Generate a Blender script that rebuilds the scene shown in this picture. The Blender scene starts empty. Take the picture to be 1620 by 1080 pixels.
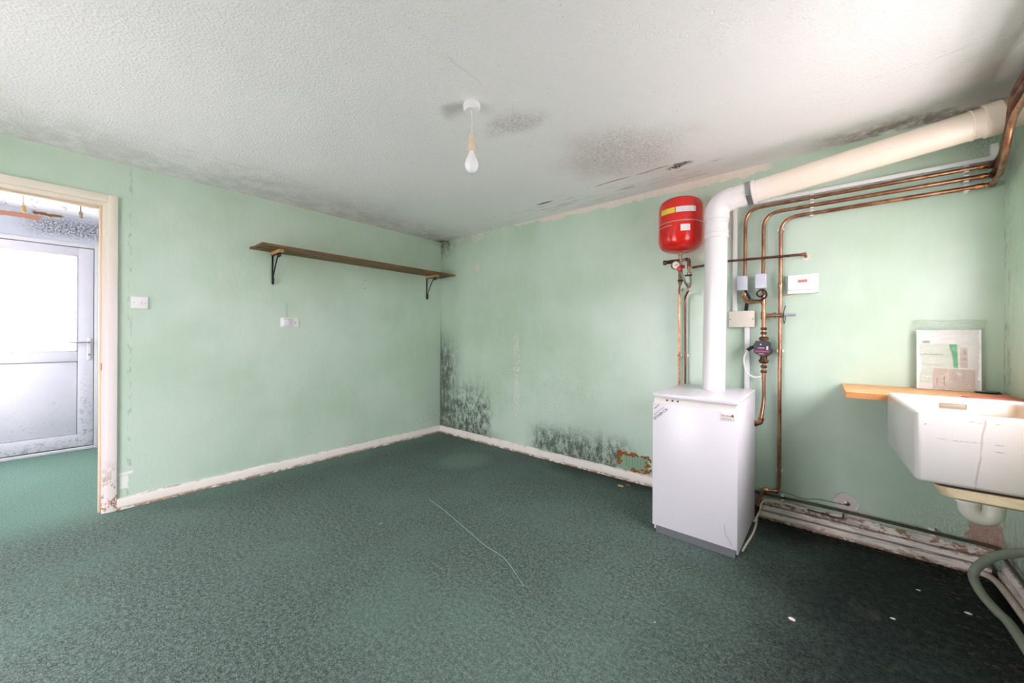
import bpy, bmesh, math, random
from mathutils import Vector, Matrix, noise as mnoise
random.seed(7)
S = bpy.context.scene
C = S.collection
PI = math.pi

# ------------------------------------------------------------------ camera
F, HY, ROLL, PITCH, YAW = 593.706, 531.47, .0046, .0004, .6974
fw = Vector((-math.sin(YAW), math.cos(YAW), 0)); rt = Vector((math.cos(YAW), math.sin(YAW), 0)); up = Vector((0, 0, 1))
fw, up = fw*math.cos(PITCH)+up*math.sin(PITCH), up*math.cos(PITCH)-fw*math.sin(PITCH)
rt, up = rt*math.cos(ROLL)+up*math.sin(ROLL), up*math.cos(ROLL)-rt*math.sin(ROLL)
cd = bpy.data.cameras.new('camera'); cam = bpy.data.objects.new('camera', cd); C.objects.link(cam)
m = Matrix((( rt.x, up.x, -fw.x, 3.7562), (rt.y, up.y, -fw.y, -3.0689), (rt.z, up.z, -fw.z, 1.2141), (0, 0, 0, 1)))
cam.matrix_world = m
cd.sensor_width = 36; cd.lens = 36*F/1620; cd.shift_y = -(540-HY)/1620; cd.clip_start = .02
S.camera = cam

# ------------------------------------------------------------------ light
SKY = 15.0
w = bpy.data.worlds.new('overcast_sky'); S.world = w; w.use_nodes = True
bg = w.node_tree.nodes['Background']; bg.inputs[0].default_value = (1.0, .925, .985, 1); bg.inputs[1].default_value = SKY
nt = w.node_tree                     # overcast sky: three times brighter overhead than at the horizon
_tc = nt.nodes.new('ShaderNodeTexCoord'); _sx = nt.nodes.new('ShaderNodeSeparateXYZ'); _mr = nt.nodes.new('ShaderNodeMapRange')
nt.links.new(_tc.outputs['Generated'], _sx.inputs[0]); nt.links.new(_sx.outputs[2], _mr.inputs['Value'])
_mr.inputs['From Min'].default_value = 0; _mr.inputs['From Max'].default_value = 1; _mr.inputs['To Min'].default_value = SKY*.8; _mr.inputs['To Max'].default_value = SKY*1.7
nt.links.new(_mr.outputs[0], bg.inputs[1])
def portal(name, loc, rot, sx, sy):
    l = bpy.data.lights.new(name, 'AREA'); l.shape = 'RECTANGLE'; l.size = sx; l.size_y = sy
    l.cycles.is_portal = True
    o = bpy.data.objects.new(name, l); C.objects.link(o); o.location = loc; o.rotation_euler = rot
XC = 4.4474
WC = (-2.0, -.42, 1.08, 2.0)      # window over the sink: y0 y1 z0 z1
WD = (.8, 2.3, .08, 1.95)           # unseen window added behind the camera for ceiling and room fill: x0 x1 z0 z1
YD = -4.6
portal('daylight_sink_window', (XC+.16, (WC[0]+WC[1])/2, (WC[2]+WC[3])/2), (0, PI/2, 0), WC[3]-WC[2], WC[1]-WC[0])
portal('daylight_added_rear_window', ((WD[0]+WD[1])/2, YD-.11, (WD[2]+WD[3])/2), (PI/2, 0, 0), WD[1]-WD[0], WD[3]-WD[2])
portal('daylight_added_hall_window', (-1.3, -4.31, 1.42), (PI/2, 0, 0), 1.2, 1.35)  # serves the unseen window added to light the hall
portal('daylight_back_door', (-2.37, -3.3, 1.53), (0, -PI/2, 0), 1.0, .7)
S.view_settings.view_transform = 'Standard'; S.view_settings.look = 'None'
S.view_settings.exposure = .17; S.view_settings.gamma = 1; S.view_settings.use_curve_mapping = False
S.cycles.use_denoising = True
S.cycles.max_bounces = 14; S.cycles.diffuse_bounces = 8; S.cycles.transparent_max_bounces = 12
S.cycles.sample_clamp_indirect = 8; S.cycles.caustics_reflective = False; S.cycles.caustics_refractive = False

# ------------------------------------------------------------------ node helpers
def lin(c):
    return tuple((x/255/12.92 if x/255 <= .04045 else ((x/255+.055)/1.055)**2.4) for x in c)
class N:
    def __init__(s, name, rough=.6, spec=.5, metal=0):
        s.m = bpy.data.materials.new(name); s.m.use_nodes = True; s.t = s.m.node_tree
        s.b = s.t.nodes['Principled BSDF']
        s.b.inputs['Roughness'].default_value = rough; s.b.inputs['Specular IOR Level'].default_value = spec
        s.b.inputs['Metallic'].default_value = metal; s._p = None
    def node(s, typ, **kw):
        n = s.t.nodes.new(typ)
        for k, v in kw.items(): setattr(n, k, v)
        return n
    def put(s, sock, v):
        if isinstance(v, bpy.types.NodeSocket): s.t.links.new(v, sock)
        elif isinstance(v, (tuple, list)) and sock.type == 'RGBA': sock.default_value = (*v[:3], 1)
        else: sock.default_value = v
    def ma(s, op, a, b=0, c=0, clamp=False):
        n = s.node('ShaderNodeMath', operation=op, use_clamp=clamp)
        s.put(n.inputs[0], a); s.put(n.inputs[1], b); s.put(n.inputs[2], c); return n.outputs[0]
    def vm(s, op, a, b=(0, 0, 0)):
        n = s.node('ShaderNodeVectorMath', operation=op); s.put(n.inputs[0], a); s.put(n.inputs[1], b)
        return n.outputs['Value'] if op in ('LENGTH', 'DISTANCE') else n.outputs[0]
    def pos(s, obj=False):
        if s._p is None:
            if obj: s._p = s.node('ShaderNodeTexCoord').outputs['Object']
            else: s._p = s.node('ShaderNodeNewGeometry').outputs['Position']
            x = s.node('ShaderNodeSeparateXYZ'); s.put(x.inputs[0], s._p); s.x, s.y, s.z = x.outputs
        return s._p
    def noise(s, scale=(1, 1, 1), detail=3, rough=.55, dist=0, vec=None, color=False):
        if not isinstance(scale, (tuple, list)): scale = (scale,)*3
        v = s.vm('MULTIPLY', vec or s.pos(), scale)
        n = s.node('ShaderNodeTexNoise'); s.put(n.inputs['Vector'], v); n.inputs['Scale'].default_value = 1
        n.inputs['Detail'].default_value = detail; n.inputs['Roughness'].default_value = rough; n.inputs['Distortion'].default_value = dist
        return n.outputs['Color'] if color else n.outputs['Fac']
    def voro(s, scale, feature='F1', vec=None):
        if not isinstance(scale, (tuple, list)): scale = (scale,)*3
        v = s.vm('MULTIPLY', vec or s.pos(), scale); n = s.node('ShaderNodeTexVoronoi', feature=feature)
        s.put(n.inputs['Vector'], v); n.inputs['Scale'].default_value = 1; return n.outputs['Distance']
    def ramp(s, v, a, b):
        inv = a > b
        if inv: a, b = b, a
        n = s.node('ShaderNodeMapRange', interpolation_type='SMOOTHSTEP'); s.put(n.inputs['Value'], v)
        n.inputs['From Min'].default_value = a; n.inputs['From Max'].default_value = b
        n.inputs['To Min'].default_value = 1 if inv else 0; n.inputs['To Max'].default_value = 0 if inv else 1
        return n.outputs[0]
    def mul(s, *a):
        r = a[0]
        for q in a[1:]: r = s.ma('MULTIPLY', r, q)
        return r
    def mx(s, *a):
        r = a[0]
        for q in a[1:]: r = s.ma('MAXIMUM', r, q)
        return r
    def band(s, v, a, b, soft=.01): return s.mul(s.ramp(v, a-soft, a+soft), s.ramp(v, b+soft, b-soft))
    def wob(s, amt=.05, scale=6, detail=3):
        n = s.noise(scale, detail, color=True); v = s.vm('SUBTRACT', n, (.5, .5, .5)); v = s.vm('MULTIPLY', v, (amt*2,)*3)
        return s.vm('ADD', s.pos(), v)
    def spot(s, c, r, soft=.5, vec=None):
        v = s.vm('SUBTRACT', vec or s.pos(), c); v = s.vm('MULTIPLY', v, tuple(1/q if q else 0 for q in r))
        return s.ramp(s.vm('LENGTH', v), 1, 1-soft)
    def mix(s, f, a, b):
        n = s.node('ShaderNodeMix', data_type='RGBA'); s.put(n.inputs[0], f); s.put(n.inputs[6], a); s.put(n.inputs[7], b); return n.outputs[2]
    def color(s, c): s.put(s.b.inputs['Base Color'], c); return s
    def rough(s, r): s.put(s.b.inputs['Roughness'], r); return s
    def bump(s, h, strength=.3, dist=.002):
        n = s.node('ShaderNodeBump'); s.put(n.inputs['Height'], h); n.inputs['Strength'].default_value = strength
        n.inputs['Distance'].default_value = dist; s.put(s.b.inputs['Normal'], n.outputs[0]); return s
def simple(name, rgb, rough=.5, metal=0, spec=.5, var=.08, scale=30, bump=0, obj=True):
    n = N(name, rough, spec, metal); n.pos(obj); c = lin(rgb)
    f = n.noise(scale, 4)
    n.color(n.mix(f, tuple(q*(1-var) for q in c), tuple(min(1, q*(1+var)) for q in c)))
    if bump: n.bump(f, bump, .002)
    return n.m

# ------------------------------------------------------------------ wall paint
GREEN = lin((158, 192, 166)); CREAM = lin((232, 222, 205)); WHITE = lin((236, 234, 230)); MOULD = lin((40, 44, 38))
def paint_base(n):
    broad = n.noise(1.3, 3); streak = n.noise((14, 14, 3), 4, .6); fine = n.noise((60, 60, 25), 3)
    g2 = lin((194, 213, 198)); g1 = lin((177, 200, 178))
    c = n.mix(n.ramp(broad, .3, .7), g1, g2)
    c = n.mix(n.mul(n.ramp(streak, .45, .75), .18), c, lin((204, 219, 208)))
    specks = n.mul(n.ramp(n.noise((70, 70, 45), 2), .76, .80), n.ramp(n.noise(2.2, 2), .48, .62))
    c = n.mix(n.mul(specks, .55), c, lin((86, 96, 84)))
    h = n.ma('ADD', n.mul(n.noise((26, 26, 14), 4, .6), .7), n.mul(fine, .35))
    return c, h
def wall_A():
    n = N('green_wall_paint_left', .30, 1.0); n.pos(); c, h = paint_base(n)
    x, y, z = n.x, n.y, n.z
    # mould low in the far corner
    g = n.noise((70, 80, 40), 5, .8); g2 = n.noise((90, 90, 60), 3, .7)
    mk = n.mul(n.ramp(y, -.75, -.05), n.ramp(z, .55, .12), n.ramp(g, .50, .68))
    mk = n.mx(mk, n.mul(n.ramp(y, -.04, 0), n.ramp(z, 1.2, .3), .5, n.ramp(g, .45, .6)))
    mk = n.mx(mk, n.mul(n.ramp(y, -.5, 0), n.ramp(z, 2.32, 2.4), .7, n.ramp(g, .42, .6)))
    c = n.mix(n.mul(mk, .8), c, MOULD)
    # buried cable chase by the switch
    wv = n.wob(.012, 12); sp = n.node('ShaderNodeSeparateXYZ'); n.put(sp.inputs[0], wv)
    line = n.mul(n.band(sp.outputs[1], -2.785, -2.765, .007), n.ramp(n.noise((1, 40, 14), 3), .52, .60))
    c = n.mix(n.mul(line, .35), c, lin((110, 130, 112)))
    # whiter filler smear above the skirting
    f1 = n.mul(n.band(sp.outputs[1], -2.815, -2.775, .004), n.band(sp.outputs[2], .14, .23, .006))
    f2 = n.mul(n.band(sp.outputs[1], -2.825, -2.755, .004), n.band(sp.outputs[2], .235, .255, .006))
    c = n.mix(n.mx(f1, f2), c, WHITE)
    # scuffs
    sc = n.mul(n.ramp(n.noise((1, 9, 40), 4, .7), .66, .70), n.band(z, .15, .5, .1))
    c = n.mix(n.mul(sc, .45), c, lin((120, 132, 124)))
    # pale worn plaster line along the ceiling
    cl = n.ramp(n.ma('ADD', z, n.mul(n.noise((1, 18, 18), 4), .03)), 2.405, 2.412)
    c = n.mix(n.mul(cl, .6), c, lin((206, 204, 190)))
    n.color(c).bump(n.ma('ADD', h, n.mul(line, .8)), .45, .004); n.rough(n.ma('ADD', .34, n.mul(n.noise(8, 3), .14)))
    return n.m
def wall_B():
    n = N('green_wall_paint_back', .36, .9); n.pos(); c, h = paint_base(n)
    x, y, z = n.x, n.y, n.z
    v = n.ma('ADD', n.mul(n.noise((17, 1, 9), 5, .75), .55), n.mul(n.noise((120, 1, 85), 4, .85), .45)); v2 = n.noise((110, 1, 70), 4, .75); v3 = n.noise((8, 1, 5), 3)
    W = n.wob(.05, 9); sp = n.node('ShaderNodeSeparateXYZ'); n.put(sp.inputs[0], W); wx, wz = sp.outputs[0], sp.outputs[2]
    # corner mould, denser low
    a = n.mul(n.ramp(wx, .50, .0), n.ramp(wz, 1.45, .75))
    a = n.mx(n.mul(a, n.ramp(v, .40, .55)), n.mul(n.ramp(x, .035, 0), n.ramp(z, 1.6, 1.0), .8))
    b = n.mul(n.band(wx, .0, .85, .12), n.ramp(wz, .85, .25), n.ramp(v, .44, .57))
    d = n.mul(n.band(wx, 1.5, 2.5, .14), n.ramp(wz, .42, .16), n.ramp(v, .43, .57))
    e = n.mul(n.band(wx, .3, 2.2, .3), n.band(wz, .35, .95, .18), n.ramp(v2, .57, .66), n.ramp(v3, .40, .58))
    top = n.mul(n.ramp(wx, .42, .02), n.ramp(wz, 2.12, 2.36), n.ramp(v, .38, .6))
    f = n.mul(n.ramp(x, 1.3, .6), n.ramp(z, .22, .08), n.ramp(v2, .45, .6))
    mk = n.mx(n.mul(a, n.ramp(v2, .25, .5)), n.mul(b, .95), n.mul(d, .95), n.mul(e, .8), n.mul(top, .8), n.mul(f, .9))
    mk = n.ma('MULTIPLY', mk, 1.45, clamp=True)
    c = n.mix(n.mul(mk, .92), c, lin((30, 32, 28)))
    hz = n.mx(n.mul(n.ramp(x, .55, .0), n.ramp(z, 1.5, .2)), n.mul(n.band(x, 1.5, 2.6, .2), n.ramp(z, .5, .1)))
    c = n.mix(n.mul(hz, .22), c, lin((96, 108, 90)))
    # flaked paint: ceiling strip (bare plaster left by a coving), a vertical crack, odd flakes
    edge = n.ma('ADD', wz, n.mul(n.noise((22, 1, 22), 4, .7), .06))
    lowr = n.mul(n.ramp(x, .55, .9), n.ramp(x, 3.5, 3.42))
    thick = n.ma('MULTIPLY_ADD', n.mul(n.ramp(x, .8, 2.3)), -.062, 2.436)
    strip = n.mul(n.ma('GREATER_THAN', edge, thick), lowr)
    rag = n.mul(n.ma('GREATER_THAN', n.noise((18, 1, 26), 4, .65), .60), n.ramp(z, 2.24, 2.36), n.ramp(x, 3.3, 2.9))
    crack = n.mul(n.band(wx, 1.215, 1.285, .006), n.band(z, .33, 1.25, .05), n.ma('GREATER_THAN', n.noise((34, 1, 16), 4, .75), .535))
    fl = n.mul(n.spot((.66, 0, 2.02), (.04, 1, .06), .3, W), n.ma('GREATER_THAN', n.noise((50, 1, 50), 3), .48))
    fl2 = n.mul(n.spot((.66, 0, 2.36), (.12, 1, .07), .3, W), n.ma('GREATER_THAN', n.noise((30, 1, 40), 3), .5))
    far = n.mul(n.ramp(x, 3.4, 3.6), n.ma('GREATER_THAN', edge, 2.436))
    bare = n.mx(strip, n.mul(rag, n.ma('GREATER_THAN', n.noise(5, 2), .5)), crack, fl, fl2, far)
    c = n.mix(bare, c, n.mix(n.noise(30, 3), lin((216, 204, 192)), lin((230, 223, 214))))
    # plaster patch round the earth screw and pink bare plaster in the sink corner
    p1 = n.mul(n.mx(n.spot((3.85, 0, .205), (.062, 1, .062), .12, n.wob(.02, 25)), n.mul(n.spot((3.90, 0, .15), (.08, 1, .03), .15, n.wob(.02, 25)))), 1)
    p2 = n.spot((4.40, 0, .20), (.075, 1, .10), .12, n.wob(.04, 18))
    c = n.mix(p1, c, n.mix(n.noise(40, 3), lin((196, 186, 182)), lin((222, 216, 210))))
    c = n.mix(p2, c, n.mix(n.noise(40, 3), lin((176, 138, 124)), lin((204, 172, 158))))
    # dirt near the sink corner and behind the pipes in the top corner
    dirt = n.mul(n.mx(n.mul(n.ramp(x, 3.9, 4.4), n.ramp(z, .5, .1)), n.mul(n.ramp(x, 4.25, 4.44), n.ramp(z, 1.9, 2.2)), n.mul(n.ramp(z, .16, .06), n.ramp(x, 3.2, 3.6))), n.ramp(v2, .35, .65))
    c = n.mix(n.mul(dirt, .55), c, lin((58, 58, 48)))
    n.color(c).bump(n.ma('ADD', h, n.mul(n.mx(bare, p1, p2), -1.2)), .45, .004)
    n.rough(n.mx(n.ma('ADD', .30, n.mul(n.noise(8, 3), .16)), n.mul(bare, .85)))
    return n.m
def wall_C():
    n = N('green_wall_paint_window_side', .36, .5); n.pos(); c, h = paint_base(n)
    v = n.noise((1, 30, 12), 5, .7)
    d = n.mx(n.mul(n.ramp(n.y, -.25, 0), n.ramp(v, .5, .66), .5), n.mul(n.ramp(n.z, .5, .05), n.ramp(v, .4, .6), .8))
    n.color(n.mix(d, c, lin((66, 66, 54)))).bump(h, .45, .004); return n.m
def plain_green():
    n = N('green_wall_paint_plain', .36, .5); n.pos(); c, h = paint_base(n); n.color(c).bump(h, .4, .004); return n.m
def ceiling_mat():
    n = N('stippled_ceiling_white', .85, .2); n.pos(); x, y = n.x, n.y
    c = n.mix(n.noise(1.5, 3), lin((236, 235, 236)), lin((244, 243, 243)))
    W = n.wob(.16, 3.2, 4); sp = n.node('ShaderNodeSeparateXYZ'); n.put(sp.inputs[0], W); wx, wy = sp.outputs[0], sp.outputs[1]
    g = n.noise((7, 7, 1), 6, .75); g2 = n.noise((90, 90, 1), 4, .75); st = n.noise((4, 26, 1), 5, .7); sb = n.noise((4, 30, 1), 5, .75)
    # grey damp along the left wall and far corner
    a = n.mul(n.ramp(wx, .95, .0), n.ramp(n.ma('ADD', g, n.mul(g2, .35)), .46, .85))
    a2 = n.mul(n.spot((.35, -2.2, 2.4), (.55, 1.1, 1), .9, W), n.ramp(g, .35, .7))
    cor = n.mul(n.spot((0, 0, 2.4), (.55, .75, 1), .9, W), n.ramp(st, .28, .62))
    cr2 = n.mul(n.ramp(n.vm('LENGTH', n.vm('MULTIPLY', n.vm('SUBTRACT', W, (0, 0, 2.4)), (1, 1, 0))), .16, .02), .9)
    c = n.mix(n.mul(n.mx(a, n.mul(a2, .8)), .30), c, lin((112, 116, 110)))
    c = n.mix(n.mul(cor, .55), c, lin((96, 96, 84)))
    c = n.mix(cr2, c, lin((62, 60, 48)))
    # brown water stains
    s1 = n.mul(n.spot((2.70, -.72, 2.4), (.55, .55, 1), .8, W), n.ramp(g2, .3, .6))
    s2 = n.mul(n.spot((2.40, -1.46, 2.4), (.24, .17, 1), .7, W), n.ramp(g2, .3, .65))
    s3 = n.mul(n.spot((2.25, -1.74, 2.4), (.13, .09, 1), .8, W), 1)
    s4 = n.mul(n.band(wy, -.30, -.02, .08), n.band(x, .9, 3.3, .3), n.ramp(sb, .5, .72))
    c = n.mix(n.mul(s1, .5), c, lin((150, 124, 116)))
    c = n.mix(n.mul(n.mx(s2, n.mul(s3, .8)), .5), c, lin((128, 108, 102)))
    c = n.mix(n.mul(s4, .65), c, lin((150, 140, 128)))
    k1 = n.mul(n.spot((2.96, -.36, 2.4), (.12, .05, 1), .6, W), n.ramp(g2, .4, .5))
    k2 = n.mul(n.spot((1.83, -.33, 2.4), (.10, .014, 1), .4), 1)
    k3 = n.mul(n.spot((2.55, -.38, 2.4), (.75, .012, 1), .6, n.wob(.03, 4)), n.ramp(n.noise((5, 1, 1), 3), .42, .6))
    c = n.mix(n.mx(k1, k2, n.mul(k3, .7)), c, lin((94, 66, 48)))
    # rusty mould over the flue
    r1 = n.mul(n.band(x, 3.75, 4.6, .25), n.ramp(wy, -.26, -.06), n.ramp(g, .3, .6))
    r2 = n.mul(n.spot((4.45, -.3, 2.4), (.45, .55, 1), .8, W), 1)
    c = n.mix(n.mul(n.mx(r1, n.mul(r2, .7)), .75), c, lin((92, 62, 48)))
    # straight board joint and a crack
    W4 = n.wob(.05, 4, 3); s4_ = n.node('ShaderNodeSeparateXYZ'); n.put(s4_.inputs[0], W4)
    j = n.mul(n.band(s4_.outputs[0], 2.515, 2.519, .003), n.band(y, -2.25, -1.80, .05), n.ramp(n.noise(9, 3), .35, .5))
    j = n.mx(j, n.mul(n.band(s4_.outputs[1], -.70, -.697, .003), n.band(x, 3.9, 4.35, .05), n.ramp(n.noise(9, 3), .35, .5)))
    j2 = n.mul(n.band(n.ma('ADD', wx, 0), .62, .628, .004), n.band(y, -2.6, -1.4, .2), n.ramp(n.noise((3, 3, 1), 3), .45, .6))
    c = n.mix(n.mul(n.mx(j, j2), .28), c, lin((130, 128, 122)))
    c = n.mix(n.mul(n.ramp(n.noise((55, 55, 1), 2), .74, .78), .5, n.ramp(n.noise((3, 3, 1), 2), .45, .6)), c, lin((120, 112, 104)))
    sm = n.mx(n.band(y, -.55, 0.2, .12), 0)
    stip = n.ma('ADD', n.mul(n.voro((105, 105, 105)), 1.3), n.mul(n.noise(80, 4, .7), 1.0))
    n.color(c).bump(n.mul(stip, n.ma('SUBTRACT', 1, n.mul(sm, .7))), .55, .003); return n.m
def carpet_mat():
    n = N('green_cord_carpet', .95, .1); n.pos(); x, y = n.x, n.y
    f = n.noise((190, 190, 1), 3, .85); m_ = n.noise((28, 28, 1), 4, .7); b = n.noise((1.7, 1.7, 1), 4, .6)
    c = n.mix(n.ramp(f, .34, .66), lin((26, 38, 34)), lin((126, 142, 135)))
    g_ = n.noise((62, 62, 1), 4, .8)
    c = n.mix(n.mul(n.ramp(g_, .56, .40), .55), c, lin((34, 46, 42)))
    c = n.mix(n.mul(n.ramp(g_, .52, .66), .45), c, lin((132, 150, 142)))
    c = n.mix(n.mul(n.ramp(m_, .42, .7), .30), c, lin((108, 126, 118)))
    c = n.mix(n.mul(n.ramp(b, .42, .68), .30), c, lin((96, 122, 113)))
    c = n.mix(n.mul(n.ramp(x, .4, -.3), .6), c, n.mix(n.ramp(f, .3, .7), lin((64, 100, 88)), lin((138, 172, 156))))  # hall carpet lightened: daylight from the glass door painted into the colour
    # trodden dirt with shade painted in, along the sink side and back skirting
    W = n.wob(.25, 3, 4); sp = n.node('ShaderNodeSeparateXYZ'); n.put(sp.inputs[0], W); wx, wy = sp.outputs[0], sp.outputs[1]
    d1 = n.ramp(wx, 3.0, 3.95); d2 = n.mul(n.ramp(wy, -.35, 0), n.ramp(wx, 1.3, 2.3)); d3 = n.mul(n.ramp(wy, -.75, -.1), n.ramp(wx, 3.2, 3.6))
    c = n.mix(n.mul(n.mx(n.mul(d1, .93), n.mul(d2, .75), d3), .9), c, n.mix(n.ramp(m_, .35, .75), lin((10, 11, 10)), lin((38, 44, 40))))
    sw = n.mul(n.ramp(n.noise((6, 2.5, 1), 5, .7, 1.5), .58, .75), d1)
    c = n.mix(n.mul(sw, .25), c, lin((110, 112, 104)))
    s = n.mul(n.spot((1.05, -.55, 0), (.30, .35, 1), .6), .35)
    c = n.mix(s, c, lin((122, 140, 130)))
    worn = n.mul(n.spot((2.9, -2.1, 0), (1.0, .7, 1), .9, W), .18)
    c = n.mix(worn, c, lin((128, 156, 144)))
    c = n.mix(n.mul(n.ramp(n.noise((12, 12, 1), 2), .77, .79), .6), c, lin((176, 178, 168)))
    h = n.ma('ADD', n.mul(f, .5), n.mul(n.noise((9, 5, 1), 3), 1.2))
    n.color(c).bump(h, .6, .003); return n.m
def skirt_mat(name, axis, chip=.5, dirty=0):
    n = N(name, .4, .5); n.pos(); z = n.z
    c = n.mix(n.noise(9, 4), lin((226, 216, 208)), lin((238, 232, 228)))
    e = n.noise((16, 16, 30), 5, .75)
    ch = n.mx(n.mul(n.ramp(z, .030, .004), n.ma('GREATER_THAN', e, .50-.06*chip)), n.mul(n.ramp(z, .068, .092), n.ma('GREATER_THAN', e, .58-.06*chip)), n.mul(n.ma('GREATER_THAN', e, .70-.05*chip)))
    c = n.mix(ch, c, n.mix(n.noise(25, 3), lin((112, 72, 52)), lin((190, 158, 128))))
    if dirty:
        g = n.noise((5, 5, 22), 5, .7)
        c = n.mix(n.mul(n.ramp(g, .44, .68), .6), c, lin((140, 122, 106)))
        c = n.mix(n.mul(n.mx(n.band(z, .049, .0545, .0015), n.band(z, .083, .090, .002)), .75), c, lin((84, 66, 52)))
        r = n.mul(n.ramp(n.noise((9, 3, 12), 4, .7), .55, .64), n.ramp(z, .05, .01))
        c = n.mix(r, c, lin((120, 72, 34)))
    n.color(c).bump(n.ma('SUBTRACT', n.mul(n.noise(40, 3), .2), ch), .5, .003); return n.m
def copper_mat(name, c1, c2, rough=.32):
    n = N(name, rough, .5, 1); n.pos()
    n.color(n.mix(n.ramp(n.noise((18, 18, 9), 4, .65), .35, .7), lin(c1), lin(c2)))
    n.rough(n.ma('ADD', rough-.08, n.mul(n.noise(25, 3), .2))); return n.m
def wood_mat(name, c1, c2, sc, rough=.55, obj=False):
    n = N(name, rough, .4); n.pos(obj)
    g = n.noise(sc, 5, .65, .6); k = n.noise(tuple(q*.3 for q in sc), 3)
    n.color(n.mix(n.ramp(g, .34, .66), lin(c1), lin(c2))).bump(g, .25, .001); return n.m

M = {}
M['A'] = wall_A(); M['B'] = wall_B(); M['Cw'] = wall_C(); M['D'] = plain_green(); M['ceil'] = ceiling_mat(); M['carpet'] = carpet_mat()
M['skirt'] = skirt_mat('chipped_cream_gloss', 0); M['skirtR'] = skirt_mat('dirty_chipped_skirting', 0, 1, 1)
M['shelf'] = wood_mat('dark_stained_board', (92, 66, 40), (140, 102, 62), (30, 3, 30))
M['batten'] = wood_mat('pale_pine', (176, 132, 84), (206, 164, 112), (6, 60, 60))
M['board'] = wood_mat('bare_orange_board', (206, 148, 96), (232, 180, 128), (9, 40, 9))
M['boardedge'] = simple('chipboard_edge', (190, 128, 74), .8, var=.3, scale=120, bump=.4)
M['iron'] = simple('black_iron', (26, 26, 26), .5, var=.2)
M['enamel'] = simple('white_enamel', (224, 219, 227), .30, var=.01)
M['enamel2'] = simple('white_enamel_fascia', (226, 218, 214), .4, var=.02)
M['plinthgrey'] = simple('grey_plinth_steel', (120, 122, 128), .45, .3)
def flue_mat():
    n = N('white_flue_enamel', .25, .5); n.pos()
    f = n.mul(n.ramp(n.x, 3.25, 3.6), .85)
    c = n.mix(f, lin((230, 226, 228)), lin((232, 216, 197)))
    c = n.mix(n.mul(n.ramp(n.x, 3.95, 4.42), n.ramp(n.z, 2.24, 2.31), .65), c, lin((176, 128, 100)))
    n.color(c); return n.m
M['flue'] = flue_mat()
M['fluecream'] = simple('cream_flue_enamel', (238, 224, 206), .28, var=.03)
M['steel'] = simple('zinc_steel', (168, 170, 174), .35, 1, var=.15)
M['pvc'] = simple('white_pvc', (238, 236, 238), .35, var=.02)
M['pvcold'] = simple('aged_white_pvc', (220, 218, 202), .4, var=.12, scale=14)
M['upvc'] = simple('white_upvc', (216, 214, 220), .3, var=.02)
def upvc_panel():
    n = N('grimy_upvc', .35, .5); n.pos()
    c = n.mix(n.noise(5, 3), lin((206, 204, 216)), lin((222, 220, 228)))
    g = n.mul(n.ramp(n.noise((40, 30, 40), 5, .75), .56, .74), n.ramp(n.z, .9, .1))
    e = n.mul(n.ramp(n.noise((1, 22, 26), 5, .75, 1), .5, .64), n.mx(n.ramp(n.z, .17, .10), n.mul(n.ramp(n.y, -2.98, -2.95), n.ramp(n.z, .95, .3))))
    n.color(n.mix(n.mul(n.mx(g, e), .55), c, lin((96, 98, 104)))); return n.m
M['upanel'] = upvc_panel()
M['gasket'] = simple('dark_rubber_gasket', (60, 58, 56), .7)
def pane_mat():
    n = N('obscured_glass'); n.pos(); t = n.t
    tr = n.node('ShaderNodeBsdfTransparent'); tl = n.node('ShaderNodeBsdfTranslucent'); gl = n.node('ShaderNodeBsdfGlossy'); gl.inputs['Roughness'].default_value = .15
    f = n.noise((70, 70, 60), 5, .75, 1)
    n.put(tr.inputs[0], n.mix(n.ramp(f, .35, .6), (.42, .46, .45), (.80, .82, .82)))
    tl.inputs[0].default_value = (.8, .82, .82, 1)
    bp = n.node('ShaderNodeBump'); n.put(bp.inputs['Height'], f); bp.inputs['Strength'].default_value = .8; bp.inputs['Distance'].default_value = .01
    n.put(gl.inputs['Normal'], bp.outputs[0])
    m1 = n.node('ShaderNodeMixShader'); m1.inputs[0].default_value = .45; t.links.new(tr.outputs[0], m1.inputs[1]); t.links.new(tl.outputs[0], m1.inputs[2])
    m2 = n.node('ShaderNodeMixShader'); m2.inputs[0].default_value = .06; t.links.new(m1.outputs[0], m2.inputs[1]); t.links.new(gl.outputs[0], m2.inputs[2])
    t.links.new(m2.outputs[0], t.nodes['Material Output'].inputs[0]); return n.m
M['pane'] = pane_mat()
def film_mat(name, tint=(.97, .98, .97), gloss=.12, rough=.08, bump=.6):
    n = N(name); n.pos(); t = n.t
    tr = n.node('ShaderNodeBsdfTransparent'); tr.inputs[0].default_value = (*tint, 1); gl = n.node('ShaderNodeBsdfGlossy'); gl.inputs['Roughness'].default_value = rough
    bp = n.node('ShaderNodeBump'); n.put(bp.inputs['Height'], n.noise((22, 22, 40), 4, .6, 1)); bp.inputs['Strength'].default_value = bump; bp.inputs['Distance'].default_value = .02
    n.put(gl.inputs['Normal'], bp.outputs[0])
    m1 = n.node('ShaderNodeMixShader'); m1.inputs[0].default_value = gloss; t.links.new(tr.outputs[0], m1.inputs[1]); t.links.new(gl.outputs[0], m1.inputs[2])
    t.links.new(m1.outputs[0], t.nodes['Material Output'].inputs[0]); return n.m
M['clear'] = film_mat('window_glass', (.96, .97, .97), .04, .02, 0)
M['dimmed'] = film_mat('dimmed_window_glass', (.89, .89, .89), .04, .3, 0)  # unseen pane, tint added only to dim daylight from the sink window
M['film'] = film_mat('clear_plastic_bag', (.93, .95, .92), .16, .18, 1)
M['copper'] = copper_mat('aged_copper', (150, 100, 76), (196, 152, 124))
M['copperbright'] = copper_mat('bright_copper', (196, 128, 84), (232, 178, 130), .25)
M['copperdark'] = copper_mat('dark_copper', (98, 62, 54), (150, 102, 84), .36)
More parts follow.
